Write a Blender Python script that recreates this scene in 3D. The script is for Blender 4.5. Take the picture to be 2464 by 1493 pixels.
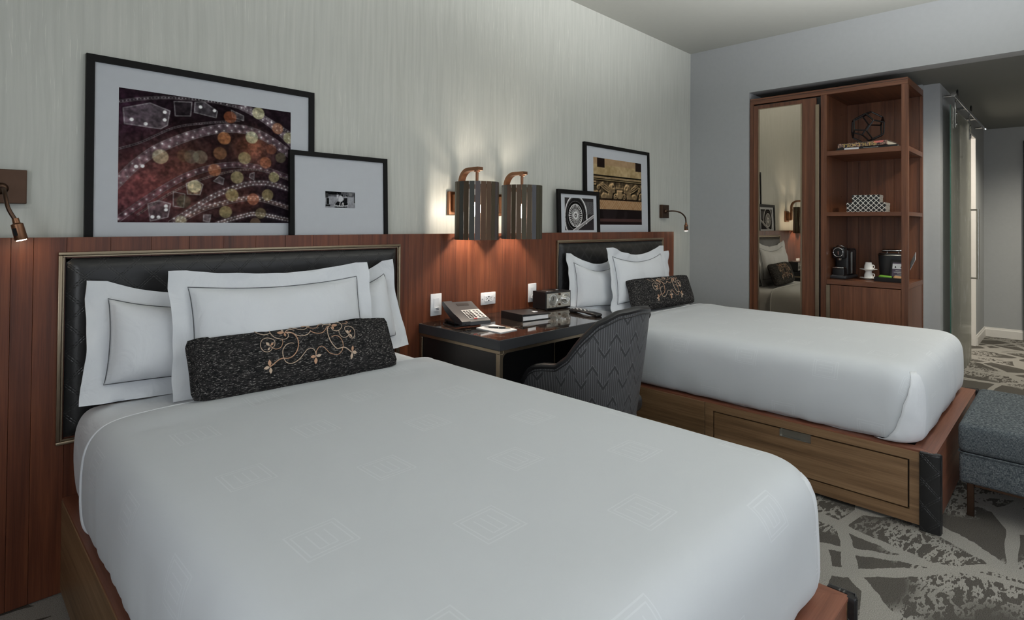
import bpy, bmesh, math, random
import numpy as np
from mathutils import Vector, Matrix, noise as mnoise

random.seed(7)
SC = bpy.context.scene
for _o in list(bpy.data.objects):
    bpy.data.objects.remove(_o)
COL = SC.collection

# ------------------------------------------------------------------ camera
cam_d = bpy.data.cameras.new('camera'); cam = bpy.data.objects.new('camera', cam_d); COL.objects.link(cam)
YAW, PITCH, ROLL, FPX, CY = 0.792368, 0.0117635, -0.00760593, 1374.811, 522.133
_f = Vector((math.cos(PITCH)*math.sin(YAW), math.cos(PITCH)*math.cos(YAW), math.sin(PITCH)))
_r = Vector((math.cos(YAW), -math.sin(YAW), 0)); _d = _f.cross(_r)
_c, _s = math.cos(ROLL), math.sin(ROLL)
_rx = _c*_r + _s*_d; _dy = -_s*_r + _c*_d
CAM_H = 1.30
cam.matrix_world = Matrix(((_rx.x, -_dy.x, -_f.x, 0), (_rx.y, -_dy.y, -_f.y, 0), (_rx.z, -_dy.z, -_f.z, CAM_H), (0, 0, 0, 1)))
cam_d.sensor_width = 36; cam_d.lens = FPX/2464*36; cam_d.shift_y = (CY-746.5)/2464
cam_d.clip_start = 0.02
SC.camera = cam

# ------------------------------------------------------------------ world, light, exposure
SC.view_settings.view_transform = 'Standard'; SC.view_settings.look = 'None'
SC.view_settings.gamma = 1; SC.view_settings.use_curve_mapping = False
SC.view_settings.exposure = 0.27
SC.cycles.use_denoising = True
SC.cycles.max_bounces = 6; SC.cycles.diffuse_bounces = 3; SC.cycles.glossy_bounces = 3
SC.cycles.use_adaptive_sampling = True; SC.cycles.adaptive_threshold = 0.12; SC.cycles.adaptive_min_samples = 16
SC.cycles.transparent_max_bounces = 8; SC.cycles.sample_clamp_indirect = 6
SC.cycles.caustics_reflective = False; SC.cycles.caustics_refractive = False
W = bpy.data.worlds.new('world'); SC.world = W; W.use_nodes = True
W.node_tree.nodes['Background'].inputs[0].default_value = (0.80, 0.88, 1.0, 1)
W.node_tree.nodes['Background'].inputs[1].default_value = 0.6

def area(name, loc, rot, sx, sy, power, col):
    l = bpy.data.lights.new(name, 'AREA'); l.shape = 'RECTANGLE'; l.size = sx; l.size_y = sy
    l.energy = power; l.color = col
    o = bpy.data.objects.new(name, l); COL.objects.link(o); o.location = loc; o.rotation_euler = rot
    return o
def point(name, loc, power, col, r=0.05):
    l = bpy.data.lights.new(name, 'POINT'); l.energy = power; l.color = col; l.shadow_soft_size = r
    o = bpy.data.objects.new(name, l); COL.objects.link(o); o.location = loc
    return o
def spot(name, loc, target, power, col, ang=70, blend=.6, r=0.04):
    l = bpy.data.lights.new(name, 'SPOT'); l.energy = power; l.color = col; l.shadow_soft_size = r
    l.spot_size = math.radians(ang); l.spot_blend = blend
    o = bpy.data.objects.new(name, l); COL.objects.link(o); o.location = loc
    o.rotation_euler = (Vector(target)-Vector(loc)).to_track_quat('-Z', 'Y').to_euler()
    return o
# daylight through the windows in the two walls behind the camera
area('window_daylight', (2.8, -2.72, 1.50), (math.radians(90), 0, 0), 3.4, 2.1, 12, (0.94, 0.975, 1.0))
area('window_daylight', (-1.44, -0.75, 1.45), (math.radians(90), 0, math.radians(-90)), 2.1, 1.9, 40, (0.93, 0.97, 1.0))
# unseen uplights added for ceiling bounce; side lamp; recessed lights of the entry hall
spot('added_ceiling_bounce', (1.0, -0.80, 1.20), (1.0, 0.0, 2.92), 310, (0.97, 0.985, 1.0), 102, .8, .12)
spot('added_ceiling_bounce', (3.1, -0.80, 1.20), (3.2, 0.0, 2.92), 560, (0.97, 0.985, 1.0), 102, .8, .12)
point('side_lamp', (4.45, -0.75, 1.85), 2.5, (1.0, 0.93, 0.84), .15)
spot('hall_downlight', (7.6, -0.1, 2.45), (7.6, -0.1, 0), 95, (1.0, 0.94, 0.8), 150, .8, .06)
spot('hall_downlight', (5.28, 0.1, 2.45), (5.28, 0.1, 0), 60, (1.0, 0.94, 0.8), 150, .8, .06)
point('bathroom_light', (7.3, 1.5, 2.2), 30, (1.0, 0.93, 0.84), .1)

# ------------------------------------------------------------------ node helpers / materials
def srgb(r, g, b, a=1.0):
    f = lambda v: (v/255/12.92 if v/255 <= 0.04045 else ((v/255+0.055)/1.055)**2.4)
    return (f(r), f(g), f(b), a)
class NT:
    def __init__(s, name):
        s.m = bpy.data.materials.new(name); s.m.use_nodes = True
        s.t = s.m.node_tree; s.n = s.t.nodes; s.b = s.n['Principled BSDF']; s.out = s.n['Material Output']
    def node(s, typ, **kw):
        n = s.n.new(typ)
        for k, v in kw.items():
            setattr(n, k, v)
        return n
    def link(s, a, b): s.t.links.new(a, b)
    def setin(s, n, i, v):
        if hasattr(v, 'is_linked') or isinstance(v, bpy.types.NodeSocket): s.link(v, n.inputs[i])
        else: n.inputs[i].default_value = v
    def math(s, op, a, b=None, c=None, clamp=False):
        n = s.node('ShaderNodeMath', operation=op); n.use_clamp = clamp
        s.setin(n, 0, a)
        if b is not None: s.setin(n, 1, b)
        if c is not None: s.setin(n, 2, c)
        return n.outputs[0]
    def coord(s, kind='Object'):
        return s.node('ShaderNodeTexCoord').outputs[kind]
    def mapping(s, vec, scale=(1, 1, 1), loc=(0, 0, 0), rot=(0, 0, 0)):
        n = s.node('ShaderNodeMapping'); s.link(vec, n.inputs[0])
        s.setin(n, 'Location', loc); n.inputs['Rotation'].default_value = rot; n.inputs['Scale'].default_value = scale
        return n.outputs[0]
    def noise(s, vec, scale=5, detail=3, rough=.5, dist=0):
        n = s.node('ShaderNodeTexNoise'); s.link(vec, n.inputs['Vector'])
        n.inputs['Scale'].default_value = scale; n.inputs['Detail'].default_value = detail
        n.inputs['Roughness'].default_value = rough; n.inputs['Distortion'].default_value = dist
        return n.outputs[0]
    def ramp(s, fac, stops):
        n = s.node('ShaderNodeValToRGB'); s.link(fac, n.inputs[0])
        e = n.color_ramp.elements
        e[0].position = stops[0][0]; e[0].color = stops[0][1]
        e[1].position = stops[-1][0]; e[1].color = stops[-1][1]
        for p, c in stops[1:-1]:
            x = e.new(p); x.color = c
        return n.outputs[0]
    def mix(s, fac, a, b, mode='MIX'):
        n = s.node('ShaderNodeMix', data_type='RGBA', blend_type=mode)
        s.setin(n, 0, fac); s.setin(n, 6, a); s.setin(n, 7, b)
        return n.outputs[2]
    def bump(s, h, strength=.3, dist=.01):
        n = s.node('ShaderNodeBump'); s.link(h, n.inputs['Height'])
        n.inputs['Strength'].default_value = strength; n.inputs['Distance'].default_value = dist
        s.link(n.outputs[0], s.b.inputs['Normal'])
    def set(s, **kw):
        for k, v in kw.items():
            s.setin(s.b, k.replace('_', ' '), v)
        return s
    def sep(s, vec):
        n = s.node('ShaderNodeSeparateXYZ'); s.link(vec, n.inputs[0]); return n.outputs
    def comb(s, x, y, z):
        n = s.node('ShaderNodeCombineXYZ')
        for i, v in enumerate((x, y, z)): s.setin(n, i, v)
        return n.outputs[0]

def plain(name, col, rough=.5, metal=0.0, spec=.5, coat=0.0, var=0.04):
    t = NT(name)
    nz = t.noise(t.coord(), 30, 2)
    hi = tuple(min(1, c*(1+var)) for c in col[:3])+(1,); lo = tuple(c*(1-var) for c in col[:3])+(1,)
    t.set(Base_Color=t.ramp(nz, [(.3, lo), (.7, hi)]), Roughness=rough, Metallic=metal, Specular_IOR_Level=spec, Coat_Weight=coat)
    return t.m

def wood(name, dark, mid, light, axis=2, rough=.35, coat=.15, rnd=.5):
    """veneer: fine grain running along one axis, tone shifted per object"""
    t = NT(name)
    oi = t.node('ShaderNodeObjectInfo')
    off = t.math('MULTIPLY', oi.outputs['Random'], 37.0)
    v = t.node('ShaderNodeVectorMath', operation='ADD'); t.link(t.coord(), v.inputs[0]); t.link(t.comb(off, off, off), v.inputs[1])
    sc = [38, 38, 38]; sc[axis] = 1.3
    g1 = t.noise(t.mapping(v.outputs[0], tuple(sc)), 1.0, 5, .62, .4)
    sc2 = [240, 240, 240]; sc2[axis] = 6
    g2 = t.noise(t.mapping(v.outputs[0], tuple(sc2)), 1.0, 3, .6)
    sc3 = [7, 7, 7]; sc3[axis] = .8
    g3 = t.noise(t.mapping(v.outputs[0], tuple(sc3)), 1.0, 2)
    g = t.math('ADD', t.math('MULTIPLY', g1, .6), t.math('ADD', t.math('MULTIPLY', g2, .25), t.math('MULTIPLY', g3, .3)))
    c = t.ramp(g, [(.34, dark), (.55, mid), (.78, light)])
    tone = t.math('MULTIPLY_ADD', oi.outputs['Random'], rnd, 1-rnd/2)
    hs = t.node('ShaderNodeHueSaturation'); t.link(c, hs.inputs['Color']); t.link(tone, hs.inputs['Value'])
    t.set(Base_Color=hs.outputs[0], Roughness=rough, Coat_Weight=coat, Coat_Roughness=.25)
    t.bump(g2, .06, .002)
    return t.m

M = {}
M['panel_wood'] = wood('panel_veneer', srgb(56, 28, 17), srgb(101, 54, 35), srgb(137, 80, 51), 2, .42, .06, .16)
M['ward_wood'] = wood('wardrobe_veneer', srgb(58, 33, 21), srgb(104, 63, 42), srgb(138, 90, 62), 2, .4, .1, .14)
M['ward_wood_h'] = wood('wardrobe_veneer_across', srgb(58, 33, 21), srgb(104, 63, 42), srgb(138, 90, 62), 1, .4, .1, .14)
M['ward_wood_d'] = wood('wardrobe_veneer_deep', srgb(58, 33, 21), srgb(104, 63, 42), srgb(138, 90, 62), 0, .4, .1, .14)
M['base_wood'] = wood('bed_base_veneer', srgb(78, 57, 38), srgb(126, 97, 68), srgb(160, 128, 95), 1, .45, .05, .10)
M['rim_wood'] = wood('bed_rim_veneer', srgb(88, 50, 36), srgb(126, 78, 58), srgb(154, 100, 78), 1, .4, .1, .08)
M['rim_wood_x'] = wood('bed_rim_veneer_across', srgb(88, 50, 36), srgb(126, 78, 58), srgb(154, 100, 78), 0, .4, .1, .08)
M['brass'] = plain('brushed_brass', srgb(160, 145, 124), .38, 1.0)
M['bronze'] = plain('bronze', srgb(140, 102, 78), .40, 1.0)
M['slat'] = None
M['dark_bronze'] = plain('dark_bronze', srgb(92, 72, 60), .38, 1.0)
M['black'] = plain('black_lacquer', srgb(20, 20, 22), .35)
M['black_plastic'] = plain('black_plastic', srgb(24, 24, 26), .38)
M['charcoal_plastic'] = plain('charcoal_plastic', srgb(52, 53, 56), .42)
M['frame_black'] = plain('black_frame_wood', srgb(14, 13, 13), .55, spec=.2)
M['white_plastic'] = plain('white_plastic', srgb(226, 228, 232), .35)
M['paper'] = plain('white_paper', srgb(236, 236, 238), .7)
M['mat_board'] = plain('white_mat_board', srgb(200, 203, 208), .85, var=.01, spec=.2)
M['chrome'] = plain('chrome', srgb(215, 215, 215), .12, 1.0)
M['steel'] = plain('brushed_steel', srgb(186, 184, 178), .3, 1.0)
M['porcelain'] = plain('white_porcelain', srgb(235, 233, 230), .2)
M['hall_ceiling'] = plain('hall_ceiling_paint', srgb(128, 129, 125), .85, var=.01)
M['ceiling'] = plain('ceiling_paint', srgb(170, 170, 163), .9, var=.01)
M['grey_paint'] = plain('grey_wall_paint', srgb(172, 174, 175), .75, var=.015)
M['white_trim'] = plain('white_trim_paint', srgb(232, 228, 222), .4, var=.01)
M['deck'] = plain('dark_platform', srgb(30, 26, 26), .6)
M['glass_edge'] = plain('green_glass_edge', srgb(66, 100, 90), .2)
M['gold_ink'] = plain('gold_lettering', srgb(206, 178, 100), .4, .3)
M['pages'] = plain('book_pages', srgb(222, 214, 196), .8)
M['pink'] = plain('pink_flower_print', srgb(222, 120, 112), .6)
M['green_pack'] = plain('green_packet', srgb(120, 176, 66), .45)
M['tan_pack'] = plain('tan_packet', srgb(196, 150, 104), .5)
M['thread'] = plain('tan_thread', srgb(204, 180, 158), .55)
M['thread_dark'] = plain('copper_thread', srgb(196, 152, 122), .5)
M['stitch'] = plain('grey_stitching', srgb(96, 98, 102), .8)
M['key_white'] = plain('pale_key_panel', srgb(206, 206, 204), .5)

def leather(name, col, quilt=True, axes=(0, 2)):
    t = NT(name)
    co = t.coord(); g = t.noise(t.mapping(co, (1, 1, 1)), 420, 2)
    xyz = t.sep(co); a, b = xyz[axes[0]], xyz[axes[1]]
    P = .105
    def line(sgn):
        s = t.math('ADD', t.math('MULTIPLY', a, 1/P), t.math('MULTIPLY', b, sgn/P))
        fr = t.math('ABSOLUTE', t.math('SUBTRACT', t.math('FRACT', s), .5))
        # double row
        return t.math('SUBTRACT', 1.0, t.math('MULTIPLY', t.math('ABSOLUTE', t.math('SUBTRACT', fr, .05)), 32), clamp=True)
    dash = t.math('GREATER_THAN', t.math('FRACT', t.math('MULTIPLY', b, 110)), .35)
    st = t.math('MULTIPLY', t.math('MAXIMUM', line(1), line(-1)), dash)
    if quilt:
        t.set(Base_Color=t.mix(t.math('MULTIPLY', st, .55), col, tuple(min(1, c*3+.01) for c in col[:3])+(1,)))
        h = t.math('SUBTRACT', t.math('MULTIPLY', g, .15), st)
        t.bump(h, .3, .004)
    else:
        t.set(Base_Color=col); t.bump(g, .08, .003)
    t.set(Roughness=.36, Specular_IOR_Level=.55)
    return t.m
M['leather'] = leather('quilted_black_leather', srgb(30, 30, 31))
M['leather_side'] = leather('quilted_black_leather_corner', srgb(26, 26, 27), True, (1, 2))
M['leather_plain'] = leather('plain_black_leather', srgb(38, 38, 40), False)

def wallpaper():
    t = NT('textured_wallpaper'); co = t.coord()
    wob = t.noise(t.mapping(co, (6, 6, 3)), 1, 2)
    v = t.node('ShaderNodeVectorMath', operation='ADD'); t.link(co, v.inputs[0])
    t.link(t.comb(t.math('MULTIPLY', wob, .03), 0.0, 0.0), v.inputs[1])
    a = t.noise(t.mapping(v.outputs[0], (190, 190, 6.5)), 1, 3, .55)
    b = t.noise(t.mapping(v.outputs[0], (60, 60, 2.2), (3, 1, 7)), 1, 3, .5)
    f = t.noise(t.mapping(co, (420, 420, 60)), 1, 2)
    ridge = t.ramp(a, [(.60, (0, 0, 0, 1)), (.68, (1, 1, 1, 1))])
    patch = t.ramp(t.noise(t.mapping(co, (3, 3, 1.5)), 1, 2), [(.42, (0, 0, 0, 1)), (.62, (1, 1, 1, 1))])
    rp = t.math('MULTIPLY', ridge, patch)
    base = t.ramp(b, [(.3, srgb(196, 197, 189)), (.5, srgb(203, 204, 196)), (.7, srgb(209, 209, 201))])
    c = t.mix(t.math('MULTIPLY', rp, .6), base, srgb(238, 237, 228))
    t.set(Base_Color=c, Roughness=.46, Specular_IOR_Level=.5, Sheen_Weight=.1)
    h = t.math('ADD', t.math('MULTIPLY', rp, 1.0), t.math('ADD', t.math('MULTIPLY', f, .15), t.math('MULTIPLY', b, .12)))
    t.bump(h, .25, .002)
    return t.m
M['wallpaper'] = wallpaper()

def carpet():
    t = NT('patterned_carpet'); co = t.coord()
    d = t.noise(t.mapping(co, (9, 9, 9)), 1, 4, .65)
    d2 = t.noise(t.mapping(co, (1.6, 1.6, 1.6)), 1, 2)
    v = t.node('ShaderNodeVectorMath', operation='ADD'); t.link(co, v.inputs[0])
    t.link(t.comb(t.math('MULTIPLY', t.math('SUBTRACT', d, .5), .07), t.math('MULTIPLY', t.math('SUBTRACT', d2, .5), .1), 0.0), v.inputs[1])
    def cells(scale, rot, width, sc=(1, 1, 1)):
        n = t.node('ShaderNodeTexVoronoi', feature='DISTANCE_TO_EDGE')
        t.link(t.mapping(v.outputs[0], sc, (0.3, 0.1, 0), (0, 0, rot)), n.inputs['Vector'])
        n.inputs['Scale'].default_value = scale
        w = t.math('MULTIPLY', t.noise(t.mapping(co, (2.2, 2.2, 1)), 1, 2), width*2)
        return t.math('LESS_THAN', n.outputs['Distance'], w)
    l1 = cells(1.9, .5, .055, (1, 1.35, 1)); l2 = cells(1.4, 1.1, .032, (1.5, .7, 1))
    # worn, broken up patches
    br = t.noise(t.mapping(co, (9, 26, 20), (0, 0, 0), (0, 0, .6)), 1, 3, .65)
    zone = t.ramp(t.noise(t.mapping(co, (1.9, 1.9, 1)), 1, 1), [(.5, (0, 0, 0, 1)), (.56, (1, 1, 1, 1))])
    l3 = t.math('MULTIPLY', t.math('LESS_THAN', t.math('ABSOLUTE', t.math('SUBTRACT', br, .52)), .05), zone)
    line = t.math('MAXIMUM', t.math('MAXIMUM', l1, l2), l3)
    pile = t.noise(t.mapping(co, (330, 330, 330)), 1, 2)
    dark = t.ramp(pile, [(.3, srgb(70, 67, 63)), (.7, srgb(108, 104, 98))])
    lite = t.ramp(pile, [(.3, srgb(134, 131, 125)), (.7, srgb(180, 176, 169))])
    t.set(Base_Color=t.mix(line, dark, lite), Roughness=.95, Specular_IOR_Level=.1)
    t.bump(t.math('ADD', pile, t.math('MULTIPLY', line, .4)), .6, .006)
    return t.m
M['carpet'] = carpet()

def linen(name, col, motif=False):
    t = NT(name); co = t.coord()
    fold = t.noise(t.mapping(co, (5, 5, 5)), 1, 3, .5)
    c = col
    if motif:
        uv = t.coord('UV'); s = t.sep(uv); P, Q = .54, .19
        row = t.math('FLOOR', t.math('MULTIPLY', s[1], 1/Q))
        xs = t.math('ADD', t.math('MULTIPLY', s[0], 1/P), t.math('MULTIPLY', t.math('FRACT', t.math('MULTIPLY', row, .5)), 1.0))
        x = t.math('MULTIPLY', t.math('SUBTRACT', t.math('FRACT', xs), .5), P)
        y = t.math('MULTIPLY', t.math('SUBTRACT', t.math('FRACT', t.math('MULTIPLY', s[1], 1/Q)), .5), Q)
        ax, ay = t.math('ABSOLUTE', x), t.math('ABSOLUTE', y)
        m = t.math('MAXIMUM', ax, ay)
        near = lambda q, r, w=.0016: t.math('LESS_THAN', t.math('ABSOLUTE', t.math('SUBTRACT', q, r)), w)
        rings = t.math('MAXIMUM', near(m, .053), near(m, .043))
        bars = t.math('MULTIPLY', t.math('MAXIMUM', near(ax, .019), near(ax, .0)), t.math('LESS_THAN', ay, .030))
        foot = t.math('MULTIPLY', near(y, -.030), t.math('LESS_THAN', ax, .019))
        mask = t.math('MAXIMUM', rings, t.math('MAXIMUM', bars, foot))
        c = t.mix(t.math('MULTIPLY', mask, .32), col, tuple(min(1.0, q*1.22) for q in col[:3])+(1,))
        t.set(Roughness=t.math('SUBTRACT', .75, t.math('MULTIPLY', mask, .25)))
        t.bump(t.math('ADD', t.math('MULTIPLY', mask, .08), fold), .22, .02)
    else:
        wr = t.noise(t.mapping(co, (9, 5, 7)), 1, 3, .5, 1.6)
        t.set(Roughness=.8); t.bump(t.math('ADD', fold, t.math('MULTIPLY', wr, .7)), .38, .02)
    t.set(Base_Color=c, Sheen_Weight=.08, Specular_IOR_Level=.25)
    return t.m
M['linen'] = linen('white_cotton', srgb(226, 229, 233))
M['duvet'] = linen('white_jacquard', srgb(212, 216, 220), True)

def tweed(name, a, b, fleck, axis=(1, 8, 1), thr=.60):
    t = NT(name); co = t.coord()
    n1 = t.noise(t.mapping(co, tuple(150*q for q in (.22, 1, 1))), 1, 2, .6)
    n2 = t.noise(t.mapping(co, tuple(380*q for q in (.22, 1, 1))), 1, 2, .6)
    f = t.ramp(n2, [(thr, (0, 0, 0, 1)), (thr+.04, (1, 1, 1, 1))])
    t.set(Base_Color=t.mix(f, t.ramp(n1, [(.35, a), (.65, b)]), fleck), Roughness=.85, Specular_IOR_Level=.2)
    t.bump(t.math('ADD', n1, n2), .8, .006)
    return t.m
M['tweed'] = tweed('dark_tweed', srgb(22, 22, 24), srgb(52, 50, 50), srgb(150, 146, 142))

def weave(name, a, b, c):
    t = NT(name); co = t.coord()
    n1 = t.noise(t.mapping(co, (110, 110, 900)), 1, 2, .6); n2 = t.noise(t.mapping(co, (900, 900, 110)), 1, 2, .6)
    w = t.math('ADD', t.math('MULTIPLY', n1, .5), t.math('MULTIPLY', n2, .5))
    t.set(Base_Color=t.ramp(w, [(.38, a), (.5, b), (.62, c)]), Roughness=.9, Specular_IOR_Level=.15)
    t.bump(w, .6, .004)
    return t.m
M['ottoman'] = weave('blue_grey_weave', srgb(47, 54, 59), srgb(84, 91, 96), srgb(138, 143, 144))

def chevron():
    t = NT('chevron_fabric'); s = t.sep(t.coord('UV'))
    x, y = s[0], s[1]
    w = .055; Hh = .142
    col = t.math('FLOOR', t.math('MULTIPLY', x, 1/w)); par = t.math('MULTIPLY', t.math('FRACT', t.math('MULTIPLY', col, .5)), 2.0)
    fx = t.math('ABSOLUTE', t.math('SUBTRACT', t.math('FRACT', t.math('MULTIPLY', x, 1/w)), .5))
    dirn = t.math('SUBTRACT', t.math('MULTIPLY', par, 2.0), 1.0)
    yy = t.math('ADD', t.math('ADD', y, t.math('MULTIPLY', t.math('MULTIPLY', fx, dirn), .075)), t.math('MULTIPLY', par, .045))
    band = t.math('FRACT', t.math('MULTIPLY', yy, 1/Hh))
    zig = t.math('LESS_THAN', band, .15)
    edge = t.math('LESS_THAN', t.math('ABSOLUTE', t.math('SUBTRACT', t.math('ABSOLUTE', t.math('SUBTRACT', band, .075)), .075)), .013)
    stripes = t.math('LESS_THAN', t.math('FRACT', t.math('MULTIPLY', x, 5/w)), .26)
    ln = t.math('MAXIMUM', edge, t.math('MULTIPLY', stripes, t.math('SUBTRACT', 1.0, zig)))
    nz = t.noise(t.coord(), 300, 2)
    base = t.mix(zig, srgb(74, 74, 76), srgb(60, 60, 62))
    t.set(Base_Color=t.mix(t.math('MULTIPLY', ln, .75), base, srgb(120, 121, 124)), Roughness=.5, Specular_IOR_Level=.4)
    t.bump(t.math('ADD', t.math('MULTIPLY', ln, .5), nz), .15, .002)
    return t.m
M['chevron'] = chevron()

def marble():
    t = NT('dark_marble'); co = t.coord()
    n = t.noise(t.mapping(co, (3, 3, 3)), 1, 5, .6, 1.2)
    vein = t.math('LESS_THAN', t.math('ABSOLUTE', t.math('SUBTRACT', n, .52)), .004)
    sp = t.ramp(t.noise(co, 90, 3), [(.6, (0, 0, 0, 1)), (.75, (1, 1, 1, 1))])
    base = t.ramp(t.noise(co, 9, 4), [(.3, srgb(20, 18, 18)), (.7, srgb(48, 40, 36))])
    c = t.mix(t.math('MULTIPLY', sp, .2), base, srgb(110, 100, 90))
    t.set(Base_Color=t.mix(t.math('MULTIPLY', vein, .6), c, srgb(170, 155, 140)), Roughness=.06, Specular_IOR_Level=.75, Coat_Weight=.4, Coat_Roughness=.03)
    return t.m
M['marble'] = marble()

def slatmat():
    t = NT('slat_metal_reflection_tints'); oi = t.node('ShaderNodeObjectInfo')
    c = t.ramp(oi.outputs['Random'], [(0, srgb(84, 66, 50)), (.3, srgb(70, 70, 56)), (.55, srgb(92, 66, 48)), (.8, srgb(84, 92, 102)), (1, srgb(66, 64, 52))])  # random tone per slat, blue-grey reflections put into the colour
    t.set(Base_Color=c, Metallic=.3, Roughness=.55)
    return t.m
M['slat'] = slatmat()

def emit(name, col, st):
    t = NT(name); t.set(Base_Color=(0, 0, 0, 1), Emission_Color=col, Emission_Strength=st); return t.m
M['bulb'] = emit('lit_bulb', (1.0, 0.88, 0.74, 1), 70)
M['led'] = emit('lit_reading_led', (1.0, 0.80, 0.55, 1), 40)

def pane(name, tint, refl=1.0):
    """thin clear glass sheet: sees through, fresnel reflection"""
    t = NT(name); tr = t.node('ShaderNodeBsdfTransparent'); tr.inputs[0].default_value = tint
    gl = t.node('ShaderNodeBsdfGlossy'); gl.inputs['Roughness'].default_value = .02
    fr = t.node('ShaderNodeFresnel'); fr.inputs[0].default_value = 1.45
    ms = t.node('ShaderNodeMixShader'); t.link(t.math('MULTIPLY', fr.outputs[0], refl), ms.inputs[0])
    t.link(tr.outputs[0], ms.inputs[1]); t.link(gl.outputs[0], ms.inputs[2]); t.link(ms.outputs[0], t.out.inputs[0])
    return t.m
M['pane'] = pane('picture_glass', (1, 1, 1, 1), .05)
def frosted():
    t = NT('frosted_glass'); co = t.coord()
    tr = t.node('ShaderNodeBsdfTransparent'); tr.inputs[0].default_value = (.92, .95, .93, 1)
    streak = t.ramp(t.noise(t.mapping(co, (7, 7, 4)), 1, 4, .6, 1.0), [(.55, srgb(176, 174, 164)), (.72, srgb(206, 206, 198))])
    df = t.node('ShaderNodeBsdfDiffuse'); t.link(streak, df.inputs[0])
    tl = t.node('ShaderNodeBsdfTranslucent'); t.link(streak, tl.inputs[0])
    m0 = t.node('ShaderNodeMixShader'); m0.inputs[0].default_value = .35; t.link(df.outputs[0], m0.inputs[1]); t.link(tl.outputs[0], m0.inputs[2])
    m1 = t.node('ShaderNodeMixShader'); m1.inputs[0].default_value = .62; t.link(tr.outputs[0], m1.inputs[1]); t.link(m0.outputs[0], m1.inputs[2])
    gl = t.node('ShaderNodeBsdfGlossy'); gl.inputs['Roughness'].default_value = .12
    fr = t.node('ShaderNodeFresnel')
    m2 = t.node('ShaderNodeMixShader'); t.link(t.math('MULTIPLY', fr.outputs[0], .4), m2.inputs[0]); t.link(m1.outputs[0], m2.inputs[1]); t.link(gl.outputs[0], m2.inputs[2])
    t.link(m2.outputs[0], t.out.inputs[0])
    return t.m
M['frosted'] = frosted()
def mirror():
    t = NT('mirror_glass'); t.set(Base_Color=srgb(188, 178, 162), Metallic=1.0, Roughness=.015); return t.m
M['mirror'] = mirror()
def vcol(name, rough=.5):
    t = NT(name); a = t.node('ShaderNodeAttribute'); a.attribute_name = 'Col'
    t.set(Base_Color=a.outputs[0], Roughness=.8, Specular_IOR_Level=.02); return t.m
M['print'] = vcol('photo_print')
def quatrefoil():
    t = NT('quatrefoil_print'); s = t.sep(t.coord('UV')); P = .036
    def cell(ox, oy):
        x = t.math('ABSOLUTE', t.math('SUBTRACT', t.math('FRACT', t.math('ADD', t.math('MULTIPLY', s[0], 1/P), ox)), .5))
        y = t.math('ABSOLUTE', t.math('SUBTRACT', t.math('FRACT', t.math('ADD', t.math('MULTIPLY', s[1], 1/P), oy)), .5))
        mx, mn = t.math('MAXIMUM', x, y), t.math('MINIMUM', x, y)
        dx = t.math('SUBTRACT', mx, .18)
        d = t.math('SQRT', t.math('ADD', t.math('MULTIPLY', dx, dx), t.math('MULTIPLY', mn, mn)))
        return t.math('LESS_THAN', d, .175)
    k = t.math('MAXIMUM', cell(0, 0), cell(.5, .5))
    t.set(Base_Color=t.mix(k, srgb(232, 230, 222), srgb(20, 20, 20)), Roughness=.5); return t.m
M['quatrefoil'] = quatrefoil()
def floral():
    t = NT('floral_book_cover'); co = t.coord()
    n = t.noise(t.mapping(co, (50, 50, 50)), 1, 3, .6, 1.5)
    t.set(Base_Color=t.ramp(n, [(.42, srgb(34, 32, 36)), (.5, srgb(96, 78, 70)), (.57, srgb(190, 150, 130)), (.7, srgb(150, 130, 120))]), Roughness=.4); return t.m
M['floral'] = floral()

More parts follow.
